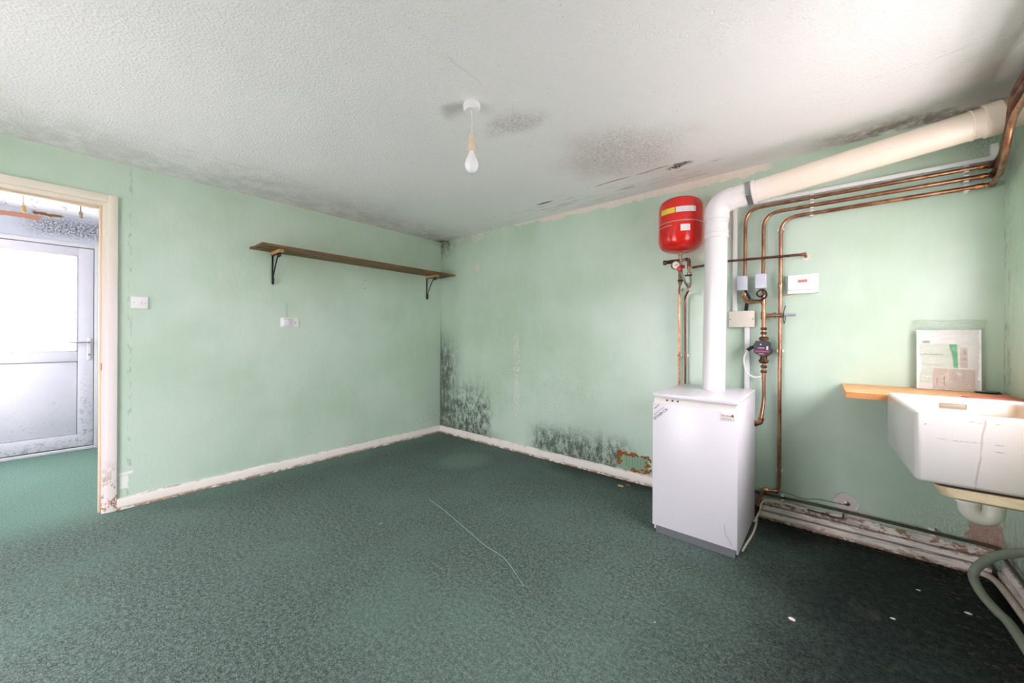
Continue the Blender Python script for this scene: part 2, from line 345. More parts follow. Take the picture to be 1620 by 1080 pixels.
M['brass'] = copper_mat('tarnished_brass', (138, 112, 92), (198, 172, 146), .34)
M['brassdark'] = copper_mat('dark_brass', (62, 50, 40), (124, 92, 66), .4)
M['red'] = simple('red_gloss', (214, 30, 24), .16, var=.03, spec=.6)
M['silverscratch'] = simple('bare_metal_seam', (200, 176, 160), .4, .4)
M['grimeedge'] = simple('rubbed_red', (150, 110, 92), .5)
M['yellow'] = simple('yellow_label', (232, 206, 60), .45, var=.1, scale=14)
M['label'] = simple('white_label', (236, 232, 234), .45, var=.05)
M['ink'] = simple('dark_ink', (62, 60, 74), .6, var=.02)
M['inkgrey'] = simple('grey_ink', (168, 164, 182), .6, var=.02)
M['inkgreen'] = simple('green_ink', (60, 104, 84), .6)
M['inkpale'] = simple('pale_print', (190, 200, 212), .6)
M['orange'] = simple('orange_logo_ink', (208, 112, 70), .5)
M['teal'] = simple('teal_logo_ink', (120, 146, 146), .5)
M['bluegrey'] = simple('blue_grey_casing', (196, 198, 212), .4)
M['black'] = simple('black_plastic', (24, 24, 28), .42, var=.1)
M['pumpface'] = simple('pump_face_black', (52, 50, 62), .35)
M['magenta'] = simple('magenta_stripe', (176, 52, 100), .4)
M['cream'] = simple('cream_plastic', (226, 218, 206), .4, var=.03)
M['creamcable'] = simple('cream_cable', (226, 214, 194), .5, var=.06)
M['display'] = simple('red_brown_display', (196, 128, 112), .3)
M['greylever'] = simple('blue_grey_lever', (158, 160, 178), .4)
M['redlever'] = simple('red_lever', (196, 50, 56), .4)
M['dial'] = simple('white_dial', (240, 236, 228), .4)
M['braid'] = copper_mat('braided_steel', (120, 118, 118), (200, 198, 196), .4)
def ceramic():
    n = N('stained_fireclay', .12, .6); n.pos(True); x, y, z = n.x, n.y, n.z
    c = n.mix(n.noise(4, 3), lin((222, 219, 219)), lin((212, 204, 199)))
    tan = n.mul(n.ramp(x, .08, .30), n.ramp(y, .10, .0), .6); c = n.mix(tan, c, lin((204, 188, 172)))
    ins = n.mul(n.band(y, .035, .56, .01), n.ramp(z, .252, .235), n.band(x, .03, .5, .01))
    c = n.mix(n.mul(ins, n.ma('ADD', .45, n.mul(n.noise(12, 4), .6))), c, lin((196, 172, 140)))
    W = n.wob(.006, 14); sp = n.node('ShaderNodeSeparateXYZ'); n.put(sp.inputs[0], W); wx, wz = sp.outputs[0], sp.outputs[2]
    front = n.ramp(y, .03, .0)
    bx = n.ma('ADD', wx, n.mul(n.ma('SUBTRACT', .25, wz), .09))
    vl = n.mul(n.band(bx, .162, .166, .002), front, n.ramp(n.noise((2, 2, 12), 3), .3, .5))
    vl = n.mul(vl, .45)
    h1 = n.mul(n.band(wz, .163, .165, .0016), n.band(x, .06, .24, .02), front, n.ramp(n.noise((30, 1, 1), 3), .4, .6))
    h2 = n.mul(n.band(wz, .140, .142, .0016), n.band(x, .17, .4, .02), front, n.ramp(n.noise((30, 1, 1), 3), .4, .6))
    h3 = n.mul(n.band(wz, .232, .234, .0014), n.band(x, .10, .4, .02), front, n.ramp(n.noise((22, 1, 1), 3), .45, .6))
    c = n.mix(vl, c, lin((150, 108, 84))); c = n.mix(n.mul(n.mx(h1, h2, h3), .8), c, lin((84, 70, 66)))
    c = n.mix(n.mul(n.ramp(n.noise(60, 2), .75, .77), .7), c, lin((90, 76, 64)))
    n.color(c); return n.m
M['ceramic'] = ceramic()
M['overflow'] = simple('stained_overflow', (168, 158, 144), .4, var=.2)
M['bearer'] = wood_mat('painted_bearer', (216, 190, 152), (238, 218, 184), (6, 6, 30))
M['caulk'] = simple('dark_joint_dirt', (70, 50, 34), .8, var=.4, scale=60)
M['hose'] = simple('grey_green_hose', (126, 134, 116), .5, var=.15, scale=18)
M['paper'] = simple('white_paper', (240, 238, 240), .6, var=.02)
M['leaflet'] = simple('pale_green_leaflet', (220, 228, 220), .6, var=.03)
M['green'] = simple('green_print', (78, 176, 118), .5, var=.08)
M['pink'] = simple('pinkish_paper', (214, 196, 188), .6, var=.06)
M['cloth'] = simple('faded_red_cloth', (196, 112, 92), .9, var=.15, scale=60, bump=.4)
M['bulb'] = simple('opal_bulb', (244, 244, 248), .2, var=.0)
M['holder'] = simple('yellowed_bakelite', (226, 204, 178), .4, var=.12)
M['flex'] = simple('off_white_flex', (232, 222, 212), .5)
M['acorn'] = simple('grimy_cream_acorn', (172, 160, 120), .5, var=.25, scale=90)
M['amber'] = simple('amber_acorn', (226, 184, 116), .5)
M['trimw'] = skirt_mat('cream_gloss_woodwork', 0, -2.2)
def trim_cream():
    n = N('cream_woodwork', .35, .5); n.pos()
    c = n.mix(n.ramp(n.z, 1.2, 2.1), lin((234, 222, 222)), lin((230, 221, 206)))
    ch = n.mul(n.ramp(n.z, .42, .03), n.ma('GREATER_THAN', n.noise((30, 30, 16), 5, .75), .54))
    n.color(n.mix(ch, c, n.mix(n.noise(25, 3), lin((110, 66, 56)), lin((196, 152, 108))))).bump(ch, -.5, .002); return n.m
M['trim'] = trim_cream()
M['trimedge'] = simple('tan_stop_bead', (222, 200, 170), .4, var=.1, scale=20)
def hall_wall():
    n = N('mouldy_hall_plaster', .8, .2); n.pos(); y, z = n.y, n.z
    c = n.mix(n.noise(5, 4), lin((180, 186, 200)), lin((212, 216, 226)))
    g = n.noise((60, 60, 60), 5, .75); b = n.noise(4, 3)
    m1 = n.mul(n.band(y, -3.3, -2.5, .12), n.band(z, 2.22, 2.40, .06), n.ramp(g, .40, .58))
    m2 = n.mul(n.ramp(z, 2.15, 2.0), n.ramp(n.noise((14, 14, 5), 4, .7), .42, .56), .9)
    m3 = n.mul(n.ramp(g, .56, .66), .6, n.ramp(b, .4, .6))
    c = n.mix(n.mul(n.mx(m1, m2, m3), .8), c, lin((58, 58, 66)))
    W = n.wob(.022, 12); sp = n.node('ShaderNodeSeparateXYZ'); n.put(sp.inputs[0], W)
    br = n.mul(n.ramp(sp.outputs[1], -3.19, -3.24), n.band(sp.outputs[2], 2.345, 2.395, .006))
    br2 = n.mul(n.band(sp.outputs[1], -3.27, -3.08, .02), n.band(sp.outputs[2], 2.405, 2.43, .005))
    c = n.mix(br, c, n.mix(g, lin((184, 124, 96)), lin((200, 154, 132))))
    c = n.mix(br2, c, lin((130, 88, 44)))
    n.color(c).bump(g, .5, .004); return n.m
M['hallwall'] = hall_wall()
def hall_ceil():
    n = N('flaking_hall_ceiling', .8, .2); n.pos()
    c = n.mix(n.ramp(n.noise((5, 22, 1), 5, .7), .58, .66), lin((240, 238, 240)), lin((196, 180, 176)))
    n.color(c).bump(n.noise((5, 22, 1), 4), .4, .004); return n.m
M['hallceil'] = hall_ceil()
M['hallplain'] = simple('hall_plaster_plain', (206, 208, 214), .8, obj=False, scale=6)
M['rust'] = simple('rust_crust', (150, 92, 30), .9, var=.5, scale=70, bump=.8)
M['rustpale'] = simple('pale_rust_flake', (196, 158, 92), .9, var=.4, scale=90, bump=.6)
M['ventgreen'] = simple('vent_green', (136, 164, 138), .6, var=.15, scale=60)
M['flake'] = simple('paint_flake', (222, 212, 198), .7)
M['thread'] = simple('pale_thread', (150, 182, 160), .8)
M['ground'] = simple('concrete_yard', (190, 186, 182), .9, obj=False, scale=3)
M['oldpipe'] = simple('dark_painted_pipe', (70, 62, 50), .5, var=.4, scale=14, obj=False)
M['flakypipe'] = simple('flaking_white_pipe', (198, 186, 172), .6, var=.25, scale=18, obj=False)
M['rubble'] = simple('dark_floor_dirt', (52, 44, 36), .95, var=.6, scale=60, bump=1)

# ------------------------------------------------------------------ geometry helpers
class MB:
    def __init__(s): s.b = bmesh.new()
    def box(s, a, b, bev=0, seg=2):
        cx = [(a[i]+b[i])/2 for i in range(3)]; sz = [abs(b[i]-a[i]) for i in range(3)]
        r = bmesh.ops.create_cube(s.b, size=1, matrix=Matrix.Translation(cx) @ Matrix.Diagonal((*sz, 1)))
        if bev:
            ed = list({e for v in r['verts'] for e in v.link_edges})
            bmesh.ops.bevel(s.b, geom=ed, offset=bev, segments=seg, affect='EDGES', profile=.5)
        return s
    def tube(s, pts, r, seg=12, caps=True, radii=None):
        pts = [Vector(p) for p in pts]; n = len(pts); rings = []
        t0 = (pts[1]-pts[0]).normalized(); u = t0.orthogonal().normalized()
        for i, p in enumerate(pts):
            t = (pts[min(i+1, n-1)]-pts[max(i-1, 0)]).normalized()
            u = (u-t*u.dot(t)).normalized(); v = t.cross(u); rr = radii[i] if radii else r
            rings.append([s.b.verts.new(p+(u*math.cos(k*2*PI/seg)+v*math.sin(k*2*PI/seg))*rr) for k in range(seg)])
        for a, b in zip(rings, rings[1:]):
            for k in range(seg): s.b.faces.new((a[k], a[(k+1) % seg], b[(k+1) % seg], b[k]))
        if caps: s.b.faces.new(rings[0][::-1]); s.b.faces.new(rings[-1])
        return s
    def cyl(s, p0, p1, r, seg=20, r2=None): return s.tube([p0, p1], r, seg, True, [r, r2 if r2 is not None else r])
    def lathe(s, prof, o=(0, 0, 0), ax=(0, 0, 1), seg=32):
        ax = Vector(ax).normalized(); o = Vector(o); u = ax.orthogonal().normalized(); v = ax.cross(u); rings = []
        for r, h in prof:
            if r < 1e-5: rings.append([s.b.verts.new(o+ax*h)])
            else: rings.append([s.b.verts.new(o+ax*h+(u*math.cos(k*2*PI/seg)+v*math.sin(k*2*PI/seg))*r) for k in range(seg)])
        for a, b in zip(rings, rings[1:]):
            for k in range(seg):
                k2 = (k+1) % seg
                if len(a) == 1 and len(b) == 1: continue
                if len(a) == 1: s.b.faces.new((a[0], b[k2], b[k]))
                elif len(b) == 1: s.b.faces.new((a[k], a[k2], b[0]))
                else: s.b.faces.new((a[k], a[k2], b[k2], b[k]))
        return s
    def prism(s, poly, y0, y1):                      # polygon in x,z extruded along y
        a = [s.b.verts.new((p[0], y0, p[1])) for p in poly]; b = [s.b.verts.new((p[0], y1, p[1])) for p in poly]
        s.b.faces.new(a); s.b.faces.new(b[::-1]); n = len(poly)
        for k in range(n): s.b.faces.new((a[k], b[k], b[(k+1) % n], a[(k+1) % n]))
        return s
    def prism_x(s, poly, x0, x1):                    # polygon in y,z extruded along x
        a = [s.b.verts.new((x0, p[0], p[1])) for p in poly]; b = [s.b.verts.new((x1, p[0], p[1])) for p in poly]
        s.b.faces.new(a); s.b.faces.new(b[::-1]); n = len(poly)
        for k in range(n): s.b.faces.new((a[k], b[k], b[(k+1) % n], a[(k+1) % n]))
        return s
    def prism_z(s, poly, z0, z1):
        a = [s.b.verts.new((p[0], p[1], z0)) for p in poly]; b = [s.b.verts.new((p[0], p[1], z1)) for p in poly]
        s.b.faces.new(a); s.b.faces.new(b[::-1]); n = len(poly)
        for k in range(n): s.b.faces.new((a[k], b[k], b[(k+1) % n], a[(k+1) % n]))
        return s
def fillet(pts, r, n=7):
    pts = [Vector(p) for p in pts]; out = [pts[0]]
    for a, b, c in zip(pts, pts[1:], pts[2:]):
        d1 = (a-b); d2 = (c-b); q = min(r, d1.length*.49, d2.length*.49)
        if d1.angle(d2) > 3.05: out.append(b); continue
        p0 = b+d1.normalized()*q; p1 = b+d2.normalized()*q
        for k in range(n+1):
            t = k/n; out.append(p0*(1-t)**2+b*2*t*(1-t)+p1*t*t)
    out.append(pts[-1]); return out
def spline(pts, n=10):
    P = [Vector(p) for p in pts]; P = [P[0]*2-P[1]]+P+[P[-1]*2-P[-2]]; out = []
    for i in range(1, len(P)-2):
        for k in range(n):
            t = k/n; a, b, c, d = P[i-1], P[i], P[i+1], P[i+2]
            out.append(.5*((2*b)+(c-a)*t+(2*a-5*b+4*c-d)*t*t+(3*b-a-3*c+d)*t**3))
    out.append(P[-2]); return out
def obj(name, mb, mat, parent=None, smooth=True, **props):
    bmesh.ops.recalc_face_normals(mb.b, faces=mb.b.faces)
    me = bpy.data.meshes.new(name); mb.b.to_mesh(me); mb.b.free()
    o = bpy.data.objects.new(name, me); C.objects.link(o)
    me.materials.append(M[mat] if isinstance(mat, str) else mat)
    if smooth:
        me.polygons.foreach_set('use_smooth', [True]*len(me.polygons))
        me.set_sharp_from_angle(angle=math.radians(38))
    if parent:
        o.parent = parent
        if parent.get('_world'): me.transform(Matrix.Translation(-Vector(parent['_world'])))
        elif parent.get('_wp'): me.transform(Matrix.Translation(-Vector(parent['_wp'])))
        if parent.get('_world') or parent.get('_wp'): o['_wp'] = list(parent.get('_world') or parent.get('_wp'))
    for k, v in props.items(): o[k] = v
    return o
def top(name, mb, mat, label, cat, group=None, origin=None, **kw):
    """a thing that is one mesh; its shapes are given in world coordinates"""
    o = obj(name, mb, mat, **kw); c = Vector(origin) if origin else sum((v.co for v in o.data.vertices), Vector())/len(o.data.vertices)
    o.data.transform(Matrix.Translation(-c)); o.location = c; o['_wp'] = list(c)
    o['label'] = label; o['category'] = cat
    if group: o['group'] = group
    return o
def thing(name, label, cat, loc, rotz=0, group=None, local=False):
    """an Empty at the base of the thing; parts are given in world coordinates (or local ones)"""
    o = bpy.data.objects.new(name, None); C.objects.link(o); o.location = loc; o.rotation_euler = (0, 0, rotz)
    o.empty_display_size = .05; o['label'] = label; o['category'] = cat
    if group: o['group'] = group
    if not local: o['_world'] = list(loc)
    return o
def struct(name, mb, mat, parent=None, **kw):
    o = obj(name, mb, mat, parent, **kw)
    if not parent: o['kind'] = 'structure'
    return o
def text(name, body, mat, parent, loc, width, height, ang=0, depth=.0002, wloc=None):
    cu = bpy.data.curves.new(name, 'FONT'); cu.body = body; cu.size = 1; cu.extrude = 0; cu.offset = .012; cu.resolution_u = 3
    t = bpy.data.objects.new(name, cu); C.objects.link(t); bpy.context.view_layer.update()
    me = bpy.data.meshes.new_from_object(t.evaluated_get(bpy.context.evaluated_depsgraph_get()))
    bpy.data.objects.remove(t)
    xs = [v.co.x for v in me.vertices]; ys = [v.co.y for v in me.vertices]
    sx = width/(max(xs)-min(xs)); sy = height/(max(ys)-min(ys))
    me.transform(Matrix.Diagonal((sx, sy, 1, 1)) @ Matrix.Translation((-min(xs), -min(ys), 0)))
    me.transform(Matrix.Rotation(PI/2, 4, 'X') @ Matrix.Rotation(ang, 4, 'Z'))
    me.transform(Matrix.Translation(loc))
    bm = MB(); bm.b.from_mesh(me); bpy.data.meshes.remove(me)
    return obj(name, bm, mat, parent, smooth=False)

# ------------------------------------------------------------------ the shell
H = 2.4
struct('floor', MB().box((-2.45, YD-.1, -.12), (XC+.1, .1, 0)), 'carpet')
struct('ceiling', MB().box((-.1, YD-.1, H), (XC+.1, .1, H+.12)), 'ceil')
OY0, OY1, OZ = -3.69, -2.905, 2.085     # doorway opening in the left wall
struct('wall_left', MB().box((-.1, OY1+.024, 0), (0, 0, H)).box((-.1, OY0-.024, OZ+.024), (0, OY1+.024, H)).box((-.1, YD, 0), (0, OY0-.024, H)), 'A', smooth=False)
struct('wall_back', MB().box((-.1, 0, 0), (XC+.1, .1, H)), 'B', smooth=False)
struct('wall_right', MB().box((XC, WC[1], 0), (XC+.15, 0, H)).box((XC, YD, 0), (XC+.15, WC[0], H)).box((XC, WC[0], 0), (XC+.15, WC[1], WC[2])).box((XC, WC[0], WC[3]), (XC+.15, WC[1], H)), 'Cw', smooth=False)
struct('wall_front', MB().box((-.1, YD-.1, 0), (WD[0], YD, H)).box((WD[1], YD-.1, 0), (XC+.1, YD, H)).box((WD[0], YD-.1, 0), (WD[1], YD, WD[2])).box((WD[0], YD-.1, WD[3]), (WD[1], YD, H)), 'D', smooth=False)
struct('ground', MB().box((-30, -30, -.5), (30, 30, -.2)), 'ground', smooth=False)
# hallway beyond the doorway
HX, HZ = -2.25, 2.45
DY0, DY1, DZ = -3.74, -2.822, 2.165
struct('wall_hall_end', MB().box((HX-.1, DY1, 0), (HX, -1.6, HZ)).box((HX-.1, -4.2, 0), (HX, DY0, HZ)).box((HX-.1, DY0, DZ), (HX, DY1, HZ)), 'hallwall', smooth=False)
struct('wall_hall_right', MB().box((HX-.1, -1.6, 0), (-.1, -1.5, HZ)), 'hallplain', smooth=False)
struct('wall_hall_left', MB().box((HX-.1, -4.3, 0), (-1.9, -4.2, HZ)).box((-.7, -4.3, 0), (-.1, -4.2, HZ)).box((-1.9, -4.3, 0), (-.7, -4.2, .75)).box((-1.9, -4.3, 2.1), (-.7, -4.2, HZ)), 'hallplain', smooth=False)
struct('ceiling_hall', MB().box((HX-.1, -4.3, HZ), (-.1, -1.5, HZ+.1)), 'hallceil', smooth=False)

def window(name, along, a0, a1, z0, z1, fix, sgn, glass='clear'):
    P = lambda a, d, z: ((fix+sgn*d, a, z) if along == 'y' else (a, fix+sgn*d, z))
    fr = MB(); t = .05
    for (b0, b1, c0, c1) in ((a0, a1, z0, z0+t), (a0, a1, z1-t, z1), (a0, a0+t, z0, z1), (a1-t, a1, z0, z1), ((a0+a1)/2-t/2, (a0+a1)/2+t/2, z0, z1)):
        fr.box(P(b0, .05, c0), P(b1, .10, c1))
    o = obj(name, fr, 'upvc', smooth=False); o['kind'] = 'structure'
    obj('pane', MB().box(P(a0+t, .052, z0+t), P((a0+a1)/2-t/2, .058, z1-t)), glass, o, smooth=False)
    obj('pane', MB().box(P((a0+a1)/2+t/2, .052, z0+t), P(a1-t, .058, z1-t)), glass, o, smooth=False)
    return o
window('window_1', 'y', WC[0], WC[1], WC[2], WC[3], XC, 1, 'dimmed')
window('added_window_2', 'x', WD[0], WD[1], WD[2], WD[3], YD, -1)  # unseen rear window, added so daylight fills the room and ceiling

window('added_window_3', 'x', -1.9, -.7, .75, 2.1, -4.2, -1)  # unseen window, added to brighten the hall
# back door of the hallway
fr = MB(); q = .04
fr.box((HX-.06, DY1-q, 0), (HX+.012, DY1, DZ), .004).box((HX-.06, DY0, 0), (HX+.012, DY0+q, DZ), .004).box((HX-.06, DY0+q, DZ-q), (HX+.012, DY1-q, DZ), .004).box((HX-.06, DY0+q, 0), (HX+.012, DY1-q, .03), .004)
door = obj('door_1', fr, 'upvc'); door['kind'] = 'structure'
ly0, ly1, lz0, lz1 = DY0+.045, DY1-.045, .04, DZ-.047
gy0, gy1, gz0, gz1 = ly0+.11, ly1-.11, 1.035, 2.035
X0, X1 = HX-.05, HX+.004
obj('gasket', MB().box((HX-.062, DY0+.03, .0), (HX-.045, DY0+.056, DZ-.03)).box((HX-.062, DY1-.056, .0), (HX-.045, DY1-.03, DZ-.03)).box((HX-.062, DY0+.05, DZ-.058), (HX-.045, DY1-.05, DZ-.03)).box((HX-.062, DY0+.05, .0), (HX-.045, DY1-.05, .05)).box((HX-.046, gy0-.01, .165), (HX-.037, gy1+.01, .185)).box((HX-.046, gy0-.01, .915), (HX-.037, gy1+.01, .935)).box((HX-.046, gy0-.01, .165), (HX-.037, gy0+.01, .935)).box((HX-.046, gy1-.01, .165), (HX-.037, gy1+.01, .935)), 'gasket', door, smooth=False)
leaf = obj('door_leaf', MB().box((X0, ly1-.11, lz0), (X1, ly1, lz1), .005).box((X0, ly0, lz0), (X1, ly0+.11, lz1), .005).box((X0, gy0, gz1), (X1, gy1, lz1), .003)
           .box((X0, gy0, .93), (X1, gy1, gz0), .003).box((X0, gy0, lz0), (X1, gy1, .17), .003), 'upanel', door)
obj('glazing_bead', MB().box((X1-.012, gy0, gz0), (X1+.003, gy0+.012, gz1), .002).box((X1-.012, gy1-.012, gz0), (X1+.003, gy1, gz1), .002).box((X1-.012, gy0, gz0), (X1+.003, gy1, gz0+.012), .002).box((X1-.012, gy0, gz1-.012), (X1+.003, gy1, gz1), .002), 'upvc', leaf)
obj('pane', MB().box((HX-.03, gy0, gz0), (HX-.024, gy1, gz1)), 'pane', leaf, smooth=False)
obj('panel', MB().box((HX-.035, gy0+.004, .174), (HX-.008, gy1-.004, .926), .006), 'upanel', leaf)
hd = obj('door_handle', MB().box((X1, -2.912, .945), (X1+.012, -2.882, 1.175), .006, 3), 'upvc', door)
obj('lever', MB().cyl((X1+.01, -2.897, 1.13), (X1+.045, -2.897, 1.13), .009).tube(fillet([(X1+.045, -2.89, 1.13), (X1+.048, -2.95, 1.13), (X1+.046, -3.03, 1.128)], .02), .008), 'steel', hd)
obj('key_cylinder', MB().cyl((X1+.008, -2.897, 1.0), (X1+.022, -2.897, 1.0), .009), 'steel', hd)
struct('trim_1', MB().box((HX, -2.80, 0), (HX+.015, -1.6, .1), .003), 'skirt')

# doorway lining + architrave in the left wall
d2 = obj('door_2', MB().box((-.115, OY1, 0), (.004, OY1+.026, OZ+.026)).box((-.115, OY0-.026, 0), (.004, OY0, OZ+.026)).box((-.115, OY0, OZ), (.004, OY1, OZ+.026)), 'trim', smooth=False); d2['kind'] = 'structure'
obj('architrave', MB().box((.0, -2.882, 0), (.017, -2.832, 2.1615), .003).box((.0, -3.76, 0), (.017, -3.71, 2.1615), .003).box((.0, -3.71, 2.109), (.017, -2.882, 2.1615), .003), 'trim', d2)
obj('door_stop', MB().box((-.07, OY1-.013, 0), (-.03, OY1, OZ), .003).box((-.07, OY0, OZ-.013), (-.03, OY1-.013, OZ), .003).box((-.07, OY0, 0), (-.03, OY0+.013, OZ), .003), 'trimedge', d2)
obj('strike_plate', MB().box((-.022, OY1-.003, .97), (.0, OY1+.001, 1.02), .001), 'rust', d2)

# ------------------------------------------------------------------ skirtings (wavy top edge of old chipped gloss)
def skirting(name, p0, p1, prof, mat, jag=.003, step=.035):
    p0, p1 = Vector(p0), Vector(p1); d = (p1-p0); L = d.length; d.normalize(); nrm = Vector((d.y, -d.x, 0))
    n = max(2, int(L/step)); mb = MB(); rings = []
    for i in range(n+1):
        q = p0+d*(L*i/n); r = []
        for k, (o, z) in enumerate(prof):
            jj = mnoise.noise(Vector((q.x*9+k, q.y*9, k*3.1)))*jag if k else 0
            r.append(mb.b.verts.new(q+nrm*(o+jj*.5)+Vector((0, 0, max(0, z+(jj if z > .01 else 0))))))
        rings.append(r)
    for a, b in zip(rings, rings[1:]):
        for k in range(len(prof)-1): mb.b.faces.new((a[k], a[k+1], b[k+1], b[k]))
    mb.b.faces.new(rings[0]); mb.b.faces.new(rings[-1][::-1])
    o = struct(name, mb, mat, smooth=True); return o
sk = [(0, 0), (.017, 0), (.0175, .012), (.0165, .068), (.012, .079), (.0, .083)]
skirting('baseboard_left', (0, -.0, 0), (0, -2.832, 0), [(-a, b) for a, b in sk], 'skirt', .004)
skirting('baseboard_back', (.017, 0, 0), (3.38, 0, 0), sk, 'skirt', .004)
skR = [(0, 0), (.056, 0), (.056, .046), (.052, .050), (.034, .052), (.034, .080), (.029, .086), (.008, .096), (.006, .122), (0, .124)]
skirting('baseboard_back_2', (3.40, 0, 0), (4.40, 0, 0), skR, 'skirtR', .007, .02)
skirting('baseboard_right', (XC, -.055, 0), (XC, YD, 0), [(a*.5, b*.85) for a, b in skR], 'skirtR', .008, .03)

# ------------------------------------------------------------------ shelf on the left wall
sh = thing('wall_shelf', 'long dark brown wooden shelf held by black scroll brackets', 'shelf', (.0, -1.0, 1.93))
Z0, Z1 = 1.943, 1.960
obj('plank', MB().prism_z([(.004, -.008), (.138, -.006), (.138, -2.046), (.004, -2.062)], Z0, Z1), 'shelf', sh, smooth=False)
obj('plank', MB().prism_z([(.141, -.006), (.285, -.004), (.285, -2.05), (.141, -2.05)], Z0+.001, Z1+.001), 'shelf', sh, smooth=False)
def bracket(y):
    b = thing('shelf_bracket', {0: 'black iron scroll bracket with wooden block at open end of shelf', 1: 'black iron scroll bracket with wooden block beside the wall corner'}[int(y > -1)], 'bracket', (0, y, 1.66), 0, None)
    obj('block', MB().box((.004, y-.019, 1.917), (.218, y+.019, Z0), .002), 'batten', b)
    zt = 1.916; i = MB()
    i.box((.001, y-.007, 1.665), (.006, y+.007, zt), .001)
    i.box((.001, y-.007, zt-.005), (.185, y+.007, zt), .001)
    obj('iron_strap', i, 'iron', b)
    c1 = [(.012+.0, y, 1.715), (.05, y, 1.78), (.09, y, 1.845), (.135, y, zt-.010)]
    obj('brace', MB().tube(spline(c1, 6), .0055, 8), 'iron', b)
    def curl(cx, cz, r, a0, turns):
        p = [(cx+r*1.15*(1-.65*t/20)*math.cos(a0+turns*2*PI*t/20), y, cz+r*(1-.65*t/20)*math.sin(a0+turns*2*PI*t/20)) for t in range(21)]
        return MB().tube(p, .0058, 8)
    for (cx, cz, r, a0) in ((.018, 1.70, .014, PI/2), (.150, zt-.022, .015, PI), (.178, zt-.018, .013, PI/2), (.014, 1.672, .013, PI/2)):
        obj('scroll', curl(cx, cz, r, a0, -1.1), 'iron', b)
bracket(-1.888); bracket(-.218)

# ------------------------------------------------------------------ switches on the left wall
sw = thing('light_switch', 'square white light switch between doorway and shelf', 'switch', (0, -2.723, 1.44))
obj('plate', MB().box((0, -2.767, 1.398), (.009, -2.679, 1.484), .003, 3), 'pvc', sw)
obj('rocker', MB().box((.008, -2.733, 1.428), (.014, -2.712, 1.452), .002), 'pvc', sw)
obj('screw', MB().cyl((.008, -2.752, 1.44), (.0102, -2.752, 1.44), .0032), 'steel', sw); obj('screw', MB().cyl((.008, -2.694, 1.44), (.0102, -2.694, 1.44), .0032), 'steel', sw)
so = thing('wall_socket', 'white double wall plate with a square plug below the shelf', 'socket', (0, -1.747, 1.33))
obj('plate', MB().box((0, -1.824, 1.286), (.010, -1.670, 1.374), .003, 3), 'pvc', so)
obj('plug', MB().box((.009, -1.812, 1.298), (.032, -1.756, 1.362), .006, 3), 'pvc', so)
obj('keyhole', MB().cyl((.009, -1.703, 1.335), (.0108, -1.703, 1.335), .003, 10).box((.009, -1.704, 1.322), (.0107, -1.702, 1.335)), 'black', so)
obj('screw', MB().cyl((.009, -1.684, 1.328), (.0112, -1.684, 1.328), .003, 10), 'steel', so)
top('surface_conduit', MB().box((0, -1.783, 1.375), (.004, -1.770, 1.50), .0015), 'A', 'thin painted conduit rising above the double socket', 'conduit')
for k, (yy, zz, wh) in enumerate(((-1.016, 1.856, 'topmost, with chipped plaster, of three screw holes under the shelf'), (-1.016, 1.80, 'middle one of three screw holes under the shelf'), (-1.02, 1.715, 'lowest of three screw holes under the shelf'))):
    top('wall_plug', MB().cyl((.0, yy, zz), (.004, yy, zz), .006 if k == 0 else .004, 10), 'brassdark' if k else 'flake', wh, 'screw hole', 'screw holes under the shelf')

# ------------------------------------------------------------------ ceiling pendant
px_, py_ = 2.362, -1.733
L = thing('pendant_lamp', 'bare white bulb hanging from a round ceiling rose', 'lamp', (px_, py_, H))
obj('ceiling_rose', MB().lathe([(0, H), (.041, H), (.043, H-.008), (.0425, H-.03), (.036, H-.037), (.008, H-.040), (.006, H-.046), (0, H-.046)], (px_, py_, 0)), 'pvc', L)
obj('flex', MB().tube([(px_, py_, H-.04), (px_+.001, py_, 2.30), (px_, py_, 2.235)], .0032, 8), 'flex', L)
obj('lampholder', MB().lathe([(.0, 2.246), (.010, 2.246), (.013, 2.235), (.0135, 2.216), (.0165, 2.214), (.0165, 2.208), (.0135, 2.206), (.016, 2.19), (.020, 2.168), (.0215, 2.158), (.018, 2.156), (.0, 2.158)], (px_, py_, 0)), 'holder', L)
obj('bulb', MB().lathe([(.0, 2.160), (.0125, 2.158), (.015, 2.146), (.022, 2.130), (.030, 2.112), (.0345, 2.094), (.034, 2.078), (.027, 2.060), (.015, 2.049), (0, 2.046)], (px_, py_, 0)), 'bulb', L)

# hallway pull cords
def pullcord(name, label, x, y, z0, z1, mat, cmat, dx=0, dy=0):
    t = thing(name, label, 'pull cord', (x, y, z0))
    obj('cord', MB().tube([(x, y, z0), (x+dx*.5+.004, y+dy*.5, (z0+z1)/2), (x+dx, y+dy, z1)], .0022, 6), cmat, t)
    obj('acorn', MB().lathe([(0, 0), (.007, -.002), (.012, -.012), (.0125, -.022), (.0095, -.024), (.013, -.05), (.010, -.056), (0, -.056)], (x+dx, y+dy, z1)), mat, t)
    return t
pullcord('pull_cord', 'short dark pull cord with grimy cream acorn near the door frame', -.95, -2.984, HZ, 2.222, 'acorn', 'black')
pullcord('pull_cord', 'slanting amber pull cord hanging in the hallway on the far left', -.95, -3.288, HZ, 2.200, 'amber', 'amber', 0, .018)

